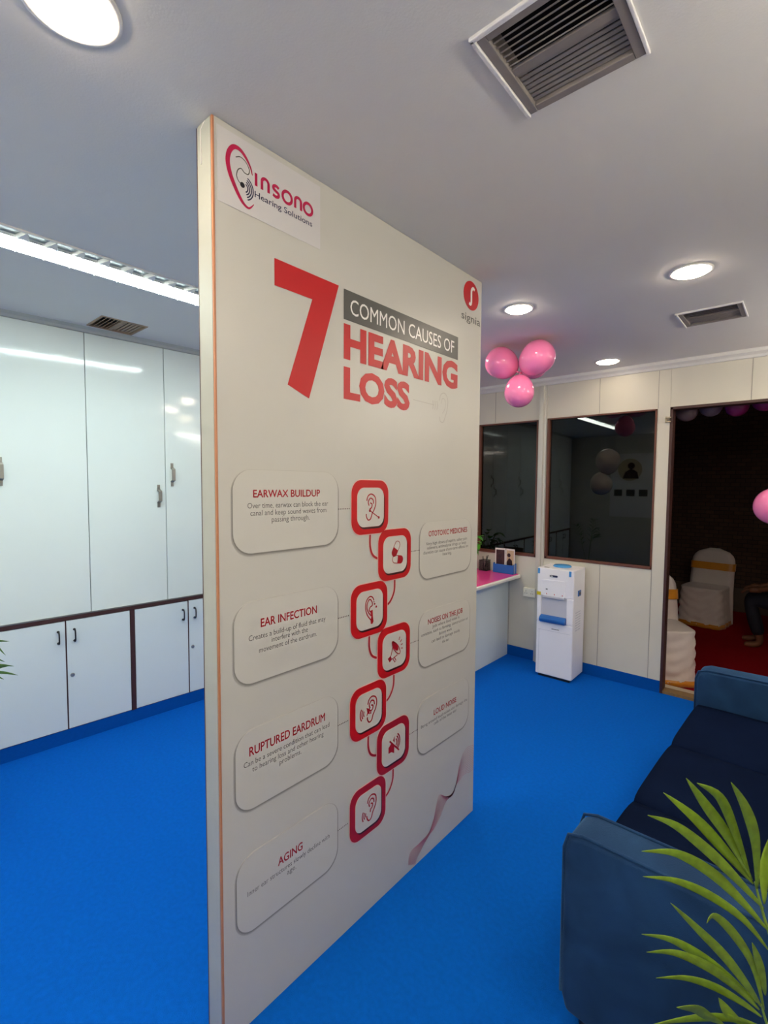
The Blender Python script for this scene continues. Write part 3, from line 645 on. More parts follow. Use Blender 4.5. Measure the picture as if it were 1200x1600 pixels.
# local: x -0.15..0.15, y 0 front .. 0.28 back
cw0, cw1, cd1, ct = -0.151, 0.151, 0.272, 0.922
b = MB(); b.box(cw0, cw1, 0.012, cd1, 0.022, ct)
b.box(cw0, cw1, 0.0, 0.014, 0.022, 0.47); b.box(cw0, cw0 + 0.036, 0, 0.014, 0.47, 0.69); b.box(cw1 - 0.055, cw1, 0, 0.014, 0.47, 0.69); b.box(cw0, cw1, 0, 0.014, 0.69, ct)
b.obj('body', M_coolw, wd, bevel=0.008, seg=3)
MB().box(-0.13, 0.13, 0.015, 0.26, 0.0, 0.024).obj('plinth', M_black, wd)
MB().prism(rrect(-0.105, 0.083, 0.694, 0.828, 0.012), 'y', -0.004, 0.0).obj('control_panel', M_coolw, wd, bevel=0.002)
MB().box(-0.075, -0.06, -0.0065, -0.004, 0.745, 0.752).obj('indicator', M_black, wd)
for x in (-0.07, -0.005, 0.06): MB().box(x, x + 0.006, -0.006, -0.004, 0.705, 0.715).obj('indicator', M_red, wd)
bd = MB().prism(rrect(-0.045, 0.02, 0.853, 0.869, 0.007), 'y', -0.003, 0.0).obj('badge_plate', M_navy, wd)
MB().box(-0.038, -0.02, -0.0038, -0.003, 0.858, 0.864).obj('badge_mark', M_txtw, bd)
M_rec = mat('cooler_recess_grey', rgb(205, 206, 214), 0.35)
B(cw0 + 0.036, cw1 - 0.055, 0.010, 0.0135, 0.47, 0.69).obj('tap_recess', M_rec, wd)
MB().box(-0.100, 0.080, -0.010, 0.02, 0.676, 0.694).obj('tap_hood', M_rec, wd, bevel=0.003)
MB().prism([(0.012, 0.47), (-0.022, 0.472), (-0.036, 0.490), (-0.034, 0.508), (-0.018, 0.520), (0.012, 0.530)], 'x', -0.118, 0.094).obj('drip_tray', M_blue, wd, bevel=0.006, seg=3)
f = MB(); f.box(-0.135, 0.135, -0.0015, 0.001, 0.40, 0.402); f.box(-0.127, -0.125, -0.0015, 0.001, 0.04, 0.40); f.obj('door_seam', M_rec, wd)
f = MB()
for q in range(9): f.box(-0.02 + q * 0.007, -0.015 + q * 0.007, -0.0016, 0.0, 0.418, 0.424)
f.obj('printed_caption', M_gray, wd)
for x in (cw0 + 0.003, 0.112): MB().box(x, x + 0.018, -0.0022, 0.0005, 0.872, 0.916).obj('blue_tape', M_lblue, wd)
MB().lathe([(0.072, 0), (0.074, 0.006), (0.066, 0.014), (0.05, 0.013), (0.035, 0.018), (0.012, 0.019)], (-0.005, 0.165, ct), 32).obj('bottle_seat_cover', M_lblue, wd)
MB().box(-0.11, -0.07, 0.035, 0.055, ct, ct + 0.001).obj('top_label', M_gray, wd)
MB().box(cw1 - 0.001, cw1 + 0.006, 0.10, 0.165, 0.70, 0.748).obj('side_grip', M_blue, wd, bevel=0.003)
MB().box(cw1 + 0.006, cw1 + 0.0075, 0.115, 0.155, 0.712, 0.732).obj('grip_recess', M_navy, wd)
f = MB()
for q in range(8):
    f.box(cw1, cw1 + 0.002, 0.06, 0.115, 0.42 + q * 0.021, 0.425 + q * 0.021); f.box(cw1, cw1 + 0.002, 0.125, 0.175, 0.42 + q * 0.021, 0.425 + q * 0.021)
f.obj('side_grille', M_rec, wd)
MB().box(cw0 - 0.002, cw0 + 0.032, -0.003, 0.0005, 0.690, 0.718).obj('yellow_tag', M_yel, wd)
# wall socket
so = thing('wall_socket', 'cream wall socket box on the back wall left of the water dispenser', 'socket', (-1.888, YB, 0.588))
MB().box(-0.058, 0.058, -0.035, 0.0, 0.0, 0.082).obj('housing', M_socket, so, bevel=0.005)
for x in (-0.028, 0.03):
    for a, c in ((0, 0.012), (-0.009, -0.008), (0.009, -0.008)):
        MB().lathe([(0.0033, -0.0362), (0.0033, -0.0345)], (x + a, 0, 0.042 + c), 8, 'y').obj('pin_hole', M_black, so)
for x in (-0.006, -0.052): MB().box(x, x + 0.009, -0.039, -0.034, 0.05, 0.066).obj('switch', M_socket, so)

# ------------------------------------------------------------------ reception desk in the corner
DZT = 0.785
dk = thing('reception_desk', 'white reception desk with a glossy pink top in the window corner', 'desk', (-2.4, 3.65, 0))
def sh(mb, o): 
    v = Vector(o.location); return mb.xf(lambda p: p - v)
sh(B(-2.125, -2.105, 3.10, 4.183, 0.0, DZT - 0.03), dk).obj('front_panel', M_lam2, dk)
sh(B(-2.78, -2.125, 3.10, 3.12, 0.0, DZT - 0.03), dk).obj('side_panel', M_lam2, dk)
sh(B(-2.78, -2.125, 4.163, 4.183, 0.0, DZT - 0.03), dk).obj('side_panel', M_lam2, dk)
sh(MB().prism(rrect(-2.80, -1.968, 3.03, 4.184, 0.05), 'z', DZT - 0.03, DZT - 0.0015), dk).obj('table_top', M_white, dk, bevel=0.008, seg=3)
sh(MB().prism(rrect(-2.79, -1.992, 3.055, 4.18, 0.03), 'z', DZT - 0.0015, DZT), dk).obj('pink_surface', M_pinktop, dk, label='glossy pink top surface')
# leaflet box with photo cards
lb = thing('leaflet_box', 'open blue plastic leaflet box on the pink desk top', 'box', (-2.125, 4.135, DZT), R(-2))
f = MB(); f.box(-0.105, 0.105, -0.03, -0.026, 0, 0.082); f.box(-0.105, 0.105, 0.026, 0.03, 0, 0.095); f.box(-0.105, -0.101, -0.026, 0.026, 0, 0.09); f.box(0.101, 0.105, -0.026, 0.026, 0, 0.09); f.box(-0.105, 0.105, -0.03, 0.03, 0, 0.004)
f.obj('tray', M_blue, lb)
def photo_card(x, tilt, kind, label):
    t = thing('photo_card', label, 'card', (x, 4.137, DZT + 0.005), R(tilt), 'folded photo cards in the blue box')
    B(-0.05, 0.05, -0.002, 0.0, 0, 0.225).obj('card_sheet', M_white, t)
    B(-0.04, 0.04, -0.003, -0.002, 0.03, 0.21).obj('photo_area', M_photo1 if kind == 0 else M_photo2, t)
    f = MB()
    if kind == 0:
        f.prism(circ(-0.005, 0.15, 0.018), 'y', -0.0036, -0.003); f.prism([(-0.035, 0.03), (-0.03, 0.11), (-0.005, 0.13), (0.02, 0.11), (0.028, 0.03)], 'y', -0.0036, -0.003)
    else:
        f.prism(circ(-0.015, 0.165, 0.019), 'y', -0.0036, -0.003); f.prism([(-0.04, 0.03), (-0.04, 0.10), (-0.012, 0.14), (0.02, 0.12), (0.036, 0.03)], 'y', -0.0036, -0.003)
    f.obj('pictured_figure', mat('photo_figure_dark', rgb(40, 26, 34), 0.3), t)
photo_card(-2.170, 10, 0, 'left white bordered photo card with a dark reddish picture')
photo_card(-2.068, -12, 1, 'right white bordered photo card with a dark haired figure on beige')
pc = thing('pen_holder', 'dark mesh pen holder on the pink desk near the partition edge', 'pen holder', (-2.335, 4.135, DZT))
f = MB()
for q in range(9):
    for s in (-1, 1): f.box(-0.04 + q * 0.01 - 0.001, -0.04 + q * 0.01 + 0.001, s * 0.035 - 0.001, s * 0.035 + 0.001, 0, 0.1)
for q in range(8):
    for s in (-1, 1): f.box(s * 0.04 - 0.001, s * 0.04 + 0.001, -0.035 + q * 0.01 - 0.001, -0.035 + q * 0.01 + 0.001, 0, 0.1)
for z in [0.001 + 0.0097 * q for q in range(11)]:
    f.box(-0.041, 0.041, -0.036, -0.034, z - 0.001, z + 0.001); f.box(-0.041, 0.041, 0.034, 0.036, z - 0.001, z + 0.001); f.box(-0.041, -0.039, -0.035, 0.035, z - 0.001, z + 0.001); f.box(0.039, 0.041, -0.035, 0.035, z - 0.001, z + 0.001)
f.box(-0.04, 0.04, -0.035, 0.035, 0, 0.003); f.box(-0.043, 0.043, -0.038, -0.034, 0.096, 0.102); f.box(-0.043, 0.043, 0.034, 0.038, 0.096, 0.102)
f.obj('mesh_cup', mat('dark_mesh_metal', rgb(48, 34, 42), 0.5, metal=0.4), pc)
for i_, (a, b_, la) in enumerate((((0.01, 0.0), (0.02, 0.005, 0.142), 'short upright dark pen in the mesh pen holder'), ((0.0, -0.01), (0.036, 0.0, 0.150), 'dark pen leaning right in the mesh pen holder'), ((-0.02, 0.01), (-0.025, 0.01, 0.132), 'dark pen at the left of the mesh pen holder'))):
    p = MB().tube([(a[0], a[1], 0.006), b_], 0.0038, 8).obj('pen', M_black, loc=(-2.335, 4.135, DZT)); tag(p, la, 'pen', 'pens in the mesh holder')
# broad leaf plant on the desk
def leafmesh(mb, base, tip, wd, bow, fold=0.25, n=9, side=None, gap=None):
    base, tip = Vector(base), Vector(tip); d = tip - base; up = Vector((0, 0, 1)); s = d.cross(up)
    s = s.normalized() if s.length > 1e-5 else Vector((1, 0, 0)); nrm = s.cross(d).normalized(); rows = []
    for i in range(n + 1):
        t = i / n; c = base + d * t + nrm * bow * math.sin(math.pi * t)
        ww = wd * (math.sin(math.pi * min(1, t ** 0.75)) ** 0.8 if 0 < t < 1 else 0.04)
        rows.append([c - s * ww + nrm * fold * ww, c, c + s * ww + nrm * fold * ww])
    vs = [v for r in rows for v in r]; fs = []
    for i in range(n):
        for j in (0, 1): fs.append((i * 3 + j, i * 3 + j + 1, (i + 1) * 3 + j + 1, (i + 1) * 3 + j))
    return mb.add(vs, fs, True)
pp = thing('potted_houseplant', 'small broad leaved green houseplant on the desk behind the partition edge', 'plant', (-2.465, 4.02, DZT + 0.0))
MB().lathe([(0.045, 0), (0.06, 0.1), (0.066, 0.1), (0.066, 0.112), (0.055, 0.112), (0.05, 0.09), (0.001, 0.09)], n=28).obj('pot', M_pot, pp)
rnd = random.Random(7); f = MB(); g = MB()
for q in range(26):
    a = q * 2.4; rr = rnd.uniform(0.05, 0.125); z = rnd.uniform(0.17, 0.36); tp = Vector((math.cos(a) * rr, math.sin(a) * rr * 0.8, z))
    if tp.y > 0.06: tp.y = 0.06
    g.tube([(0, 0, 0.09), tp * 0.5 + Vector((0, 0, 0.06)), tp], 0.0022, 6)
    tip = tp + Vector((math.cos(a) * 0.06, math.sin(a) * (0.06 if tp.y < 0 else 0.02), rnd.uniform(-0.05, 0.03)))
    leafmesh(f, tp, tip, 0.03, 0.01)
tipx = [((0.09, -0.02, 0.34), (0.19, -0.03, 0.30)), ((0.1, -0.03, 0.27), (0.17, -0.06, 0.22)), ((0.08, 0.0, 0.30), (0.17, 0.02, 0.345))]
for a, b_ in tipx: g.tube([(0, 0, 0.09), (0.05, -0.01, 0.22), a], 0.0022, 6); leafmesh(f, a, b_, 0.032, 0.01)
g.obj('stems', M_stem, pp); o = f.obj('foliage', M_bleaf, pp); so_ = o.modifiers.new('s', 'SOLIDIFY'); so_.thickness = 0.0008

# ------------------------------------------------------------------ balloons
def balloon_mb(r, k=1.14, n=28):
    m = MB(); prof = []
    for i in range(1, 22):
        t = math.pi * i / 22; z = math.cos(t); rr = math.sin(t) * (1 - 0.10 * (1 - z) / 2 * 1.0)
        prof.append((r * rr, r * (z if z > 0 else z * k)))
    prof = [(0.002, r)] + prof + [(0.004, -r * k)]
    m.lathe(prof, n=n); return m
def balloon(c, r, direc, m, label, cat='balloon', group=None):
    t = thing('balloon', label, cat, c, 0, group)
    q = Vector((0, 0, 1)).rotation_difference(Vector(direc).normalized())
    t.rotation_mode = 'QUATERNION'; t.rotation_quaternion = q
    balloon_mb(r).obj('envelope', m, t)
    MB().lathe([(0.003, 0), (0.006, -0.004), (0.003, -0.008), (0.009, -0.016)], (0, 0, -r * 1.14), 12).obj('knot', m, t)
    return t
cc = Vector((-1.475, 3.03, 2.35))
balloon((-1.596, 3.0, 2.426), 0.108, (-1, -0.2, 0.65), M_ball, 'left pink balloon of the cluster of three on the ceiling', group='pink balloon cluster on the ceiling')
balloon((-1.343, 3.0, 2.420), 0.112, (1, -0.2, 0.62), M_ball, 'right pink balloon of the cluster of three on the ceiling', group='pink balloon cluster on the ceiling')
balloon((-1.462, 3.0, 2.218), 0.100, (0.02, -0.1, -1), M_ball, 'lowest pink balloon of the cluster, hanging below the other two', group='pink balloon cluster on the ceiling')
balloon((-1.465, 3.215, 2.435), 0.10, (0.0, 1, 0.25), M_ball, 'pink balloon at the back of the ceiling cluster, hidden behind the others', group='pink balloon cluster on the ceiling')
balloon((-0.155, 3.98, 1.481), 0.124, (-1, -0.1, 0.1), M_ball, 'single pink balloon beside the doorway, cut off by the right picture edge')
balloon((-1.895, 2.08, 1.918), 0.150, (0, 0, 1), M_ballw, 'upper white balloon, seen mirrored in the dark window', group='white balloons behind the partition')
balloon((-1.965, 2.08, 1.630), 0.135, (0.2, 0, -1), M_ballw, 'lower white balloon, seen mirrored in the dark window', group='white balloons behind the partition')
tag(MB().tube([(-1.93, 2.08, 1.77), (-1.93, 2.085, 2.1), (-1.93, 2.08, H)], 0.0012, 6).obj('balloon_string', M_white), 'thin white string holding the pair of white balloons to the ceiling', 'string')

# ------------------------------------------------------------------ sofa
sf = thing('sofa', 'dark blue velvet sofa with boxy padded arms at the lower right', 'sofa', (-0.497, 1.37, 0), R(-2.2))
SL = 1.87; AW = 0.135
def cushion(x0, x1, y0, y1, z0, z1, bulge=0.012, n=10):
    """padded block: rounded box with a domed top"""
    bm = bmesh.new(); bmesh.ops.create_cube(bm, size=1)
    bmesh.ops.subdivide_edges(bm, edges=bm.edges[:], cuts=n, use_grid_fill=True)
    for v in bm.verts:
        u, w_, t = v.co * 2
        k_ = (1 - u * u) * (1 - w_ * w_)
        p = 6
        L = (abs(u) ** p + abs(w_) ** p + abs(t) ** p) ** (1 / p); m_ = max(abs(u), abs(w_), abs(t))
        s_ = m_ / L if L else 1; s_ = 1 - (1 - s_) * 0.35
        u, w_, t = u * s_, w_ * s_, t * s_
        v.co = ((x0 + x1) / 2 + u * (x1 - x0) / 2 * 1.0, (y0 + y1) / 2 + w_ * (y1 - y0) / 2, (z0 + z1) / 2 + t * (z1 - z0) / 2 + (bulge * k_ if t > 0.5 else 0))
    m = MB(); bm.verts.ensure_lookup_table()
    m.add([v.co.copy() for v in bm.verts], [[v.index for v in fc.verts] for fc in bm.faces], True); bm.free(); return m
B(0.02, 0.80, AW - 0.01, SL - AW + 0.01, 0.05, 0.24).obj('base_frame', M_velvetd, sf, bevel=0.02)
def arm(y0, y1):
    m = MB().prism([(0.0, 0.10), (0.015, 0.05), (0.80, 0.05), (0.82, 0.10), (0.82, 0.595), (0.80, 0.62), (0.05, 0.600), (0.012, 0.585), (0.0, 0.55)], 'y', y0, y1)
    o = m.obj('armrest', M_velvet, sf, bevel=0.026, seg=5, smooth=True); return o
a1 = arm(0, AW); a2 = arm(SL - AW, SL)
for o, yy in ((a1, 0.008), (a1, AW - 0.008), (a2, SL - AW + 0.008)):
    MB().tube([(-0.001, yy, 0.10), (-0.002, yy, 0.545), (0.010, yy, 0.588), (0.05, yy, 0.602), (0.80, yy, 0.621)], 0.0045, 8).obj('piping', M_velvet, o)
for i, (y0, y1) in enumerate(((AW, 0.60), (0.60, 1.16), (1.16, SL - AW))):
    cushion(0.0, 0.66, y0 - 0.004, y1 + 0.004, 0.22, 0.415, 0.016).obj('seat_cushion', M_velvetd, sf)
MB().prism([(0.58, 0.24), (0.64, 0.80), (0.68, 0.83), (0.80, 0.83), (0.83, 0.79), (0.83, 0.06), (0.60, 0.06)], 'y', AW - 0.03, SL - AW + 0.03).obj('backrest', M_velvet, sf, bevel=0.02, seg=3)
for x in (0.06, 0.76):
    for y in (0.05, SL - 0.05): MB().lathe([(0.018, 0), (0.024, 0.055)], (x, y, 0), 14).obj('leg', M_black, sf)

# ------------------------------------------------------------------ palms
LEAVES= [[(-0.1336, 0.9086, 1.1223), (-0.1126, 0.9516, 1.0671), (-0.0819, 1.0019, 0.9952), (-0.0487, 1.0528, 0.9034)], [(-0.17, 0.9339, 1.0694), (-0.1284, 0.9752, 1.0218), (-0.0889, 1.0138, 0.963), (-0.0469, 1.054, 0.897)], [(-0.1829, 0.8861, 1.0473), (-0.1493, 0.9287, 1.0237), (-0.1057, 0.978, 0.9707), (-0.0671, 1.0225, 0.9122), (-0.0306, 1.065, 0.8524)], [(-0.1961, 0.9149, 0.9603), (-0.152, 0.9565, 0.9568), (-0.1065, 0.9972, 0.9236), (-0.0665, 1.0319, 0.8754), (-0.0236, 1.0684, 0.8141)], [(-0.1934, 0.9181, 0.9134), (-0.1504, 0.9574, 0.9062), (-0.105, 0.9975, 0.8799), (-0.0586, 1.0371, 0.8365), (-0.0221, 1.0671, 0.78)], [(-0.116, 0.8901, 1.1303), (-0.0928, 0.9477, 1.0904), (-0.0755, 0.9976, 1.018), (-0.0523, 1.0503, 0.9119)], [(-0.0746, 0.9166, 1.1366), (-0.0588, 0.9694, 1.0743), (-0.0465, 1.018, 0.9955), (-0.0416, 1.0578, 0.8864)], [(-0.0312, 1.1064, 0.9574), (-0.0357, 1.0822, 0.9147), (-0.031, 1.0653, 0.8609)], [(-0.1449, 0.8876, 0.9144), (-0.1157, 0.9298, 0.8632), (-0.0788, 0.978, 0.8004), (-0.0465, 1.0217, 0.7315), (-0.0265, 1.0557, 0.6777)], [(-0.0984, 0.9212, 0.8845), (-0.0919, 0.9485, 0.8841), (-0.0678, 0.988, 0.8392), (-0.0417, 1.0275, 0.7702), (-0.0231, 1.0583, 0.6734)], [(-0.2031, 0.9723, 0.7606), (-0.1599, 0.9941, 0.7635), (-0.117, 1.0141, 0.7469), (-0.0747, 1.0329, 0.7202), (-0.0333, 1.0504, 0.6861)], [(-0.178, 0.8923, 0.8026), (-0.1422, 0.9332, 0.7958), (-0.0983, 0.9793, 0.764), (-0.0595, 1.0199, 0.7191), (-0.0296, 1.0527, 0.6734)], [(-0.1747, 0.9612, 0.7026), (-0.1342, 0.9889, 0.7107), (-0.0936, 1.0155, 0.7023), (-0.0529, 1.0411, 0.6792), (-0.0258, 1.055, 0.6606)], [(-0.0427, 1.0139, 0.8194), (-0.0322, 1.038, 0.7642), (-0.0226, 1.0607, 0.699)], [(-0.1686, 0.9232, 0.6511), (-0.1151, 0.973, 0.6628), (-0.0706, 1.0139, 0.6617), (-0.0251, 1.0544, 0.6436)], [(-0.1276, 0.8696, 0.7598), (-0.1092, 0.9181, 0.7323), (-0.0967, 0.9606, 0.6923), (-0.0765, 1.0095, 0.6474)], [(-0.0844, 1.0, 0.6992), (-0.0708, 1.0131, 0.6713), (-0.0509, 1.032, 0.6476)]]
RA= [(-0.0443, 1.0565, 0.9), (-0.039, 1.0593, 0.875), (-0.0277, 1.0659, 0.8296), (-0.0086, 1.0776, 0.7616), (0.0175, 1.0922, 0.6481), (0.0419, 1.1037, 0.5119)]
RB= [(-0.0267, 1.0559, 0.6818), (-0.0214, 1.0588, 0.6591), (-0.0015, 1.0713, 0.5911), (0.0231, 1.0871, 0.5118)]
def blade(mb, P, wd, fold=0.3, flat=Vector((0.66, -0.75, 0.05))):
    """folded leaflet along the curve P from tip to base"""
    C = catmull(P, 5); n = len(C); rows = []
    for i, c in enumerate(C):
        t = (C[min(i + 1, n - 1)] - C[max(i - 1, 0)]).normalized(); s = t.cross(flat).normalized(); nn = s.cross(t)
        u = i / (n - 1); ww = wd * (0.04 + 0.98 * math.sin(math.pi * 0.94 * u ** 0.9) ** 1.25)
        rows.append([c - s * ww + nn * fold * ww, c, c + s * ww + nn * fold * ww])
    vs = [v for r in rows for v in r]
    mb.add(vs, [(i * 3 + j, i * 3 + j + 1, (i + 1) * 3 + j + 1, (i + 1) * 3 + j) for i in range(n - 1) for j in (0, 1)], True)
PB = Vector((0.17, 1.02, 0))
pm = thing('potted_palm', 'potted palm with bright green fronds in front of the sofa, lower right corner', 'plant', PB)
MB().lathe([(0.10, 0), (0.135, 0.26), (0.15, 0.26), (0.15, 0.29), (0.13, 0.29), (0.12, 0.25), (0.001, 0.25)], n=36).obj('pot', M_pot, pm)
MB().lathe([(0.118, 0.251), (0.06, 0.262), (0.001, 0.265)], n=24).obj('soil', M_soil, pm)
rnd = random.Random(5)
def frond(pm, PB, ra, leaves, mats, wid):
    root = Vector((PB.x + rnd.uniform(-.03, .03), PB.y + rnd.uniform(-.03, .03), 0.25))
    pts = [Vector(p) for p in ra] + [(Vector(ra[-1]) * 0.5 + root * 0.5) + Vector((0.015, 0, -0.02)), root]
    C = [p - PB for p in catmull(pts, 5)]
    rc = MB().tube(C, [0.0016 + 0.0032 * i / (len(C) - 1) for i in range(len(C))], 8).obj('frond', M_stem, pm)
    for L in leaves:
        m = MB(); blade(m, [Vector(p) - PB for p in L], wid * rnd.uniform(0.85, 1.1))
        o = m.obj('leaflet', mats, rc); s_ = o.modifiers.new('s', 'SOLIDIFY'); s_.thickness = 0.0006
    return rc
frond(pm, PB, RA, [LEAVES[i] for i in range(8)], M_leaf, 0.0086)
frond(pm, PB, RB, [LEAVES[i] for i in range(8, 17)], M_leaf, 0.0080)
# two more fronds growing away to the right, outside the picture
def free_frond(pm, PB, tip, mats, n=14, L=0.16, wid=0.009, bend=0.06, stemr=0.002, root=None):
    root = Vector(root) if root else Vector((PB.x, PB.y, 0.25)); tip = Vector(tip); mid = root.lerp(tip, 0.55) + Vector((0, 0, bend))
    C = catmull([root, mid, tip], 12)
    rc = MB().tube([c - PB for c in C], [stemr * (1.9 - 1.3 * i / (len(C) - 1)) for i in range(len(C))], 6).obj('frond', M_stem, pm)
    N = len(C)
    for q in range(n):
        i = int(N * (0.42 + 0.56 * q / n)); i = min(i, N - 2); t = (C[i + 1] - C[i]).normalized(); s = t.cross(Vector((0, 0, 1))).normalized()
        ll = L * math.sin(math.pi * (0.25 + 0.6 * q / n))
        for sg in (-1, 1):
            e = C[i] + (s * sg * 0.75 + t * 0.8).normalized() * ll + Vector((0, 0, -0.25 * ll)); md = C[i].lerp(e, 0.5) + Vector((0, 0, 0.10 * ll))
            m = MB(); blade(m, [e - PB, md - PB, C[i] - PB], wid, flat=Vector((0, 0, 1)))
            o = m.obj('leaflet', mats, rc); s_ = o.modifiers.new('s', 'SOLIDIFY'); s_.thickness = 0.0006
free_frond(pm, PB, (0.42, 0.85, 1.0), M_leaf, n=9)
free_frond(pm, PB, (0.33, 1.2, 0.95), M_leaf, n=8)
# palm left of the frame, only its leaf tips reach into the picture
PB2 = Vector((-2.72, 0.22, 0))
p2 = thing('potted_palm', 'dark green potted palm whose leaf tips cross the low cabinets at the left', 'plant', PB2)
MB().lathe([(0.10, 0), (0.135, 0.26), (0.15, 0.26), (0.15, 0.29), (0.13, 0.29), (0.12, 0.25), (0.001, 0.25)], n=32).obj('pot', M_pot, p2)
LP = [[(-2.459, .456, .945), (-2.55, .40, .935), (-2.62, .33, .87)], [(-2.468, .444, .887), (-2.53, .40, .94), (-2.62, .33, .87)], [(-2.469, .441, .860), (-2.54, .39, .88), (-2.63, .32, .83)],
      [(-2.441, .465, .842), (-2.484, .426, .847), (-2.55, .38, .83), (-2.64, .31, .78)], [(-2.427, .474, .805), (-2.47, .437, .816), (-2.53, .39, .81), (-2.64, .31, .75)], [(-2.449, .458, .845), (-2.485, .427, .838), (-2.56, .38, .80), (-2.64, .31, .77)], [(-2.475, .436, .786), (-2.50, .41, .80), (-2.57, .36, .78), (-2.65, .30, .72)]]
rc = MB().tube([Vector(q) - PB2 for q in ((-2.60, .35, .90), (-2.63, .32, .80), (-2.67, .27, .6), (-2.72, .22, .25))], [0.0018, 0.0026, 0.004, 0.005], 8).obj('frond', M_stem, p2)
for L in LP:
    m = MB(); blade(m, [Vector(q) - PB2 for q in L], 0.0062); o = m.obj('leaflet', M_leaf2, rc); s_ = o.modifiers.new('s', 'SOLIDIFY'); s_.thickness = 0.0006
free_frond(p2, PB2, (-2.75, -0.15, 1.05), M_leaf2, n=8); free_frond(p2, PB2, (-3.0, 0.0, 0.95), M_leaf2, n=8)

# ------------------------------------------------------------------ outside the door
GZ = -0.10
struct(B(-4.2, 3.2, YB + 0.09, 8.6, GZ - 0.05, GZ), 'ground', M_redc)
struct(B(-4.2, 3.2, 8.2, 8.4, GZ, 3.2), 'wall_outside', M_brick)
struct(B(-4.2, 3.2, 8.12, 8.2, GZ, 0.22), 'trim_90', mat('dim_plinth', rgb(110, 96, 84), 0.9))
struct(B(DX0 - 0.05, DX1 + 0.1, YB + 0.09, YB + 0.30, GZ, -0.03), 'trim_91', M_stone)
struct(B(-4.2, 3.2, YB + 0.06, 8.4, 3.0, 3.05), 'trim_92', mat('dark_canopy', rgb(34, 30, 34), 0.9))
def covered_chair(name, label, loc, rz, hem=True):
    """banquet chair in a loose satin cover; local front is -y"""
    t = thing('covered_chair', label, 'chair', loc, rz, 'chairs in white satin covers outside')
    rn = random.Random(len(label)); W = 0.23
    # back: rounded slab
    prof = [(-W, 0.0)] + [(-W, 0.62)] + [(-W * math.cos(R(a)) if False else -W * math.cos(R(a)), 0.78 + 0.13 * math.sin(R(a))) for a in range(0, 181, 15)] + [(W, 0.62), (W, 0.0)]
    m = MB(); ny = 14; nz = 22; vs = []
    for side in (0, 1):
        for j in range(nz + 1):
            z = 0.92 * j / nz
            hw_ = W if z < 0.76 else W * math.sqrt(max(0.0, 1 - ((z - 0.76) / 0.165) ** 2.2))
            flare = 0.02 * (1 - z / 0.92)
            for i in range(ny + 1):
                u = -1 + 2 * i / ny
                th = 0.030 * math.sqrt(max(0, 1 - u ** 6)) + 0.006
                fold = 0.006 * math.sin(u * 16 + side) * (1 - z) + 0.004 * math.sin(z * 30 + u * 6)
                lean = 0.09 * max(0, z - 0.42) / 0.5
                vs.append((u * (hw_ + flare), 0.21 + lean + (th + fold if side else -th + fold * 0.5) , z))
    fs = []; K = (nz + 1) * (ny + 1)
    for sd in (0, 1):
        for j in range(nz):
            for i in range(ny):
                a = sd * K + j * (ny + 1) + i; fs.append((a, a + 1, a + ny + 2, a + ny + 1))
    for j in range(nz):
        for i in (0, ny):
            a = j * (ny + 1) + i; fs.append((a, a + ny + 1, a + ny + 1 + K, a + K))
    for i in range(ny): a = nz * (ny + 1) + i; fs.append((a, a + 1, a + 1 + K, a + K))
    m.add(vs, fs, True); m.obj('back_cover', M_cloth, t)
    # seat with skirt
    m = MB(); N = 72; vs = []; rings = [(0.475, 0.93, 0), (0.47, 1.0, 0.1)] + [(0.46 - 0.0152 * q, 1.0 + 0.0027 * q, 0.3 + 0.04 * q) for q in range(31)]
    for z, s_, fo in rings:
        for i in range(N):
            a = 2 * math.pi * i / N; c, s2 = math.cos(a), math.sin(a); L = (abs(c) ** 5 + abs(s2) ** 5) ** 0.2
            xx = c / L
            sw_ = 0.022 * fo ** 0.3 * math.sin((z - 0.16 * xx * xx) * 62) if (fo > 0 and s2 < 0) else 0
            r_ = s_ + fo * 0.018 * math.sin(a * 13 + z * 9) + sw_; vs.append((xx * 0.225 * r_, s2 / L * 0.225 * r_ - 0.01, z))
    fs = [(k_ * N + i, k_ * N + (i + 1) % N, (k_ + 1) * N + (i + 1) % N, (k_ + 1) * N + i) for k_ in range(len(rings) - 1) for i in range(N)] + [tuple(range(N))]
    m.add(vs, fs, True); m.obj('seat_cover', M_cloth, t)
    m = MB(); vs = []
    for z, s_, fo in ((0.055, 1.085, 1.45), (0.003, 1.12, 1.7)):
        for i in range(N):
            a = 2 * math.pi * i / N; c, s2 = math.cos(a), math.sin(a); L = (abs(c) ** 5 + abs(s2) ** 5) ** 0.2
            r_ = s_ + fo * 0.018 * math.sin(a * 13 + z * 9); vs.append((c / L * 0.225 * r_, s2 / L * 0.225 * r_ - 0.01, z))
    m.add(vs, [(i, (i + 1) % N, N + (i + 1) % N, N + i) for i in range(N)], True); o = m.obj('gold_hem', M_gold, t); q = o.modifiers.new('s', 'SOLIDIFY'); q.thickness = 0.003
    # sash
    m = MB(); vs = []; N2 = 40
    for z in (0.655, 0.695, 0.745):
        lean = 0.09 * max(0, z - 0.42) / 0.5
        for i in range(N2):
            a = 2 * math.pi * i / N2; c, s2 = math.cos(a), math.sin(a); L = (abs(c) ** 5 + abs(s2) ** 5) ** 0.2
            vs.append((c / L * 0.242, 0.21 + lean + s2 / L * 0.046 + (0.003 * math.sin(a * 9)), z))
    m.add(vs, [(k_ * N2 + i, k_ * N2 + (i + 1) % N2, (k_ + 1) * N2 + (i + 1) % N2, (k_ + 1) * N2 + i) for k_ in (0, 1) for i in range(N2)], True)
    m.obj('sash', M_gold, t, label='gold satin sash')
    return t
covered_chair('c', 'satin covered chair just outside the doorway, half hidden by the door jamb', (-0.965, 4.86, GZ), R(32))
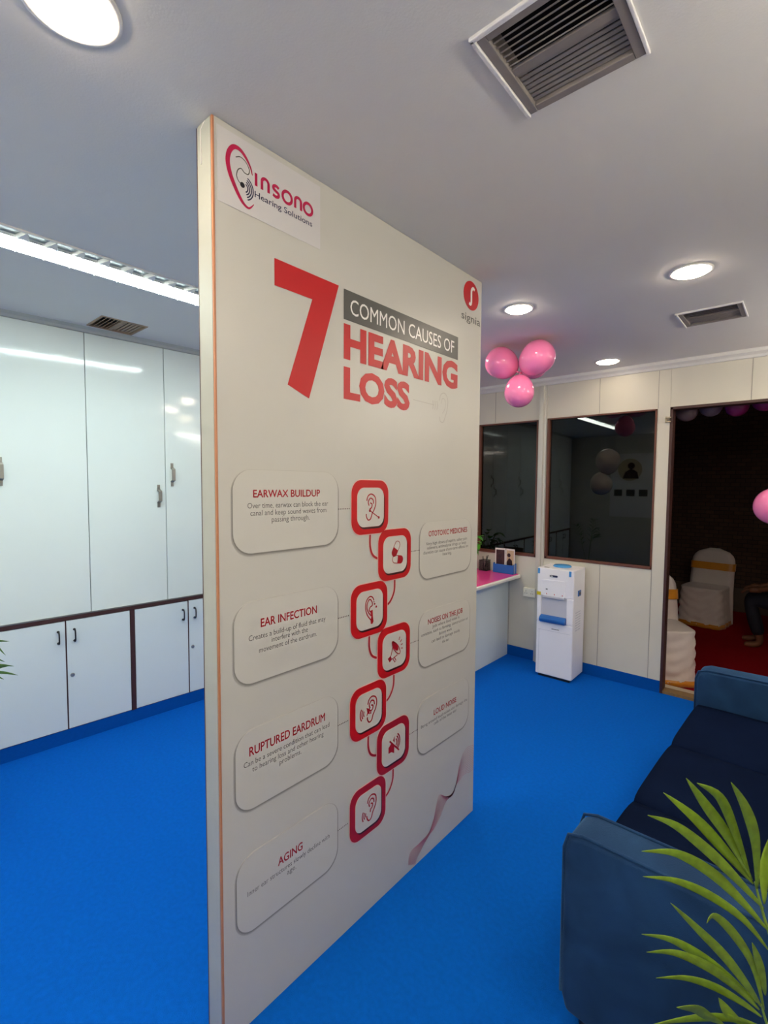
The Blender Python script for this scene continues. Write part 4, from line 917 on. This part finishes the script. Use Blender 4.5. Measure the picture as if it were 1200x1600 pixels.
covered_chair('c', 'satin covered chair farther outside, facing the doorway', (-0.93, 7.15, GZ), R(-8))
# garland of balloons above the door, outside
for i, (x, m) in enumerate(((-0.765, M_whitedim), (-0.605, M_whitedim), (-0.44, M_purple), (-0.275, M_purple), (-0.105, M_purple), (0.065, M_purple))):
    nm = ['first pale balloon of the garland, at the left end above the doorway', 'second pale balloon of the garland, next to the purple ones', 'first purple balloon of the garland, beside the pale ones', 'second purple balloon from the left in the garland', 'third purple balloon from the left in the garland', 'purple balloon at the right end of the garland, outside the picture'][i]
    balloon((x, 4.52, 2.205 + 0.015 * math.sin(i * 2.1) + 0.012 * i), 0.081, (0.2 * math.cos(i), -0.3, -1 if i % 2 else -0.9), m, nm, group='balloon garland outside above the door')
tag(MB().tube([(-1.0, 4.60, 2.32), (-0.6, 4.60, 2.29), (-0.2, 4.60, 2.31), (0.3, 4.60, 2.38)], 0.004, 8).obj('garland_cord', M_black), 'dark cord carrying the row of balloons outside above the doorway', 'cord')

# seated person outside
def skin_body(name, verts, edges, radii, m, parent, sub=2):
    me = bpy.data.meshes.new(name); me.from_pydata(verts, edges, []); me.materials.append(m)
    o = bpy.data.objects.new(name, me); COL.objects.link(o); o.parent = parent
    s = o.modifiers.new('skin', 'SKIN'); s.use_smooth_shade = True
    if not me.skin_vertices: 
        bpy.context.view_layer.objects.active = o
    lay = me.skin_vertices[0] if me.skin_vertices else None
    for i, r in enumerate(radii):
        rr = r if isinstance(r, tuple) else (r, r)
        me.skin_vertices[0].data[i].radius = rr; me.skin_vertices[0].data[i].use_root = (i == 0)
    q = o.modifiers.new('sub', 'SUBSURF'); q.levels = sub; q.render_levels = sub
    return o
pr_ = thing('person', 'seated barefoot person in a yellow brown shirt and dark trousers outside, at the right edge', 'person', (-0.06, 6.55, GZ), 0)
# faces -x; local coordinates
V = [(0, 0, .50), (0, 0, .62), (-.03, 0, .78), (-.05, 0, .92), (-.06, 0, 1.03), (-.075, 0, 1.10),                      # pelvis..neck
     (-.05, -.17, .98), (-.06, -.22, .74), (-.24, -.15, .64),                                                        # arm toward viewer
     (-.05, .17, .98), (-.06, .22, .74), (-.24, .15, .64),
     (-.03, -.09, .49), (-.38, -.12, .50), (-.28, -.12, .12), (-.27, -.12, .05),
     (-.03, .09, .49), (-.40, .13, .50), (-.32, .13, .12), (-.31, .13, .05),
     (-.33, -.12, .025), (-.41, -.12, .018), (-.37, .13, .025), (-.45, .13, .018),
     (-.08, 0, 1.17), (-.09, 0, 1.26), (-.31, -.12, .62), (-.31, .12, .62)]
E_ = [(0, 1), (1, 2), (2, 3), (3, 4), (4, 5), (3, 6), (6, 7), (7, 8), (8, 26), (3, 9), (9, 10), (10, 11), (11, 27), (0, 12), (12, 13), (13, 14), (14, 15), (15, 20), (20, 21), (0, 16), (16, 17), (17, 18), (18, 19), (19, 22), (22, 23), (5, 24), (24, 25)]
Rd = [(.12, .14), (.11, .13), (.11, .14), (.11, .15), (.06, .07), .05, .055, .04, .03, .055, .04, .03, .08, .06, .042, .036, .08, .06, .042, .036, .036, .024, .036, .024, (.075, .07), (.085, .075), .03, .03]
skin_body('body', V, E_, Rd, M_skin, pr_)
skin_body('shirt', [V[i] for i in (1, 2, 3, 4, 6, 9)] + [(-.058, -.215, .80), (-.058, .215, .80), (0, 0, .54)], [(0, 1), (1, 2), (2, 3), (2, 4), (2, 5), (4, 6), (5, 7), (0, 8)], [(.13, .15), (.125, .155), (.122, .165), (.07, .085), .07, .07, .062, .062, (.135, .16)], M_shirt, pr_)
skin_body('trousers', [V[i] for i in (0, 12, 13, 14, 16, 17, 18)] + [(0, 0, .58)], [(0, 1), (1, 2), (2, 3), (0, 4), (4, 5), (5, 6), (0, 7)], [(.135, .155), .095, .078, .062, .095, .078, .062, (.13, .15)], M_trous, pr_)
hair = MB().lathe([(0.001, 0.105)] + [(0.095 * math.cos(R(a)), 0.105 * math.sin(R(a))) for a in range(80, -21, -10)], (-0.075, 0, 1.255), 24, sx=1.08, sy=0.92, cap=False); hair.obj('hair', M_hair, pr_)
fc = MB(); 
for s in (-1, 1): fc.lathe([(0.010, 0), (0.006, 0.006), (0.001, 0.008)], (-0.172, s * 0.032, 1.245), 10, 'x')
fc.obj('eyes', M_black, pr_)
MB().prism([(-0.165, 1.245), (-0.198, 1.205), (-0.165, 1.197)], 'y', -0.012, 0.012).obj('nose', M_skin, pr_, bevel=0.004)
MB().box(-0.176, -0.165, -0.024, 0.024, 1.165, 1.174).obj('mouth', M_dred, pr_, bevel=0.003)
for s in (-1, 1): MB().lathe([(0.004, -0.008), (0.02, -0.006), (0.022, 0.004), (0.004, 0.006)], (-0.08, s * 0.088, 1.225), 12, 'y', sx=0.7, sy=1.3).obj('ear', M_skin, pr_)
for s in (-1, 1):
    hb = Vector((-.33, s * .12, .615)); m = MB(); m.tube([hb + Vector((.05, 0, 0)), hb + Vector((-.02, 0, .0)), hb + Vector((-.055, 0, -.01))], [.026, .034, .028], 10); m.obj('hand', M_skin, pr_)
    for q in range(4):
        y = hb.y - s * (-0.026 + q * 0.017); L = (0.062, 0.07, 0.066, 0.052)[q]
        MB().tube([(hb.x - .05, y, hb.z), (hb.x - .05 - L * .5, y, hb.z - .008), (hb.x - .05 - L * .85, y, hb.z - .028), (hb.x - .05 - L, y, hb.z - .045)], [.009, .0088, .008, .006], 8).obj('finger', M_skin, pr_)
    MB().tube([(hb.x + .01, hb.y - s * .025, hb.z), (hb.x - .02, hb.y - s * .05, hb.z - .008), (hb.x - .05, hb.y - s * .055, hb.z - .02)], [.011, .0095, .007], 8).obj('thumb', M_skin, pr_)
ch = thing('plastic_stool', 'pale low plastic stool under the seated person outside', 'stool', (-0.03, 6.55, GZ))
MB().lathe([(0.001, 0.36), (0.16, 0.36), (0.17, 0.35), (0.17, 0.33), (0.001, 0.33)], n=28).obj('seat', M_white, ch)
for a in (45, 135, 225, 315): MB().tube([(0.13 * math.cos(R(a)), 0.13 * math.sin(R(a)), 0.335), (0.17 * math.cos(R(a)), 0.17 * math.sin(R(a)), 0.0)], [0.02, 0.015], 8).obj('leg', M_white, ch)

# ------------------------------------------------------------------ behind the viewer: poster mirrored in the dark windows, added fill lamps
ps = thing('wall_poster', 'white poster with a round portrait photo on the wall behind the viewer', 'poster', (-2.35, -1.15, 1.05))
B(-0.45, 0.45, 0.0, 0.008, 0.0, 1.15).obj('poster_sheet', M_txtw, ps)
MB().prism(circ(-0.12, 0.86, 0.2, 40), 'y', 0.008, 0.0095).obj('photo_disc', M_photo2, ps)
f = MB(); f.prism(circ(-0.10, 0.93, 0.06), 'y', 0.0095, 0.0105); f.prism([(-0.24, 0.7), (-0.2, 0.82), (-0.1, 0.88), (0.0, 0.82), (0.03, 0.7)], 'y', 0.0095, 0.0105); f.obj('pictured_figure', M_photo1, ps)
f = MB()
for q in range(4): f.box(-0.38 + q * 0.21, -0.24 + q * 0.21, 0.008, 0.0095, 0.38, 0.5)
f.obj('picture_tiles', M_gray, ps)
def batten(loc, rz, label):  # unseen fill lamp, added to lift the ceiling and walls
    t = thing('wall_tube_light', label, 'wall light', loc, rz)      # local y runs along the wall, x away from it
    B(0.0, 0.035, -0.61, 0.61, -0.02, 0.02).obj('batten_body', M_white, t, bevel=0.004)
    for s_ in (-1, 1): B(0.0, 0.075, s_ * 0.605 - 0.01, s_ * 0.605 + 0.01, -0.02, 0.02).obj('tube_holder', M_white, t, bevel=0.003)
    MB().tube([(0.06, -0.595, 0.0), (0.06, 0.595, 0.0)], 0.014, 16).obj('tube', M_fill, t)
batten((0.62, 3.5, 2.30), R(180), 'tube light batten on the right wall near the far end of the sofa')
batten((-1.41, -1.15, 2.30), R(90), 'left tube light batten of the pair high on the wall behind the viewer')
batten((-0.08, -1.15, 2.30), R(90), 'right tube light batten of the pair high on the wall behind the viewer')
batten((0.62, 0.9, 2.30), R(180), 'tube light batten on the right wall nearest the viewer')
downlight(-1.10, -0.75, 0.078, 'round warm downlight at the far left behind the viewer')  # this and the next two are unseen lamps added for brightness
downlight(0.30, 1.45, 0.078, 'round warm downlight above the near end of the sofa, outside the picture')
downlight(0.30, 2.95, 0.078, 'round warm downlight above the far end of the sofa, outside the picture')
ob = thing('outdoor_lamp', 'small warm bulb lamp under the dark canopy outside, right of the doorway', 'lamp', (2.3, 7.3, 2.5))  # unseen bulb added to light the chairs and carpet outside
MB().lathe([(0.05, 0.30), (0.05, 0.12), (0.03, 0.06), (0.03, 0.05)], n=20).obj('holder', M_black, ob)
MB().lathe([(0.015, 0.05), (0.035, 0.02), (0.04, -0.01), (0.025, -0.04), (0.002, -0.05)], n=20).obj('bulb', mat('bulb_glow', (1, 0.8, 0.6, 1), emit=(1.0, 0.72, 0.5, 1), estr=60), ob)
downlight(-2.02, 2.90, 0.078, 'round warm downlight over the desk corner, hidden behind the partition', M_warm3)  # added lamp, hidden from view, brightens the desk and dispenser
#END
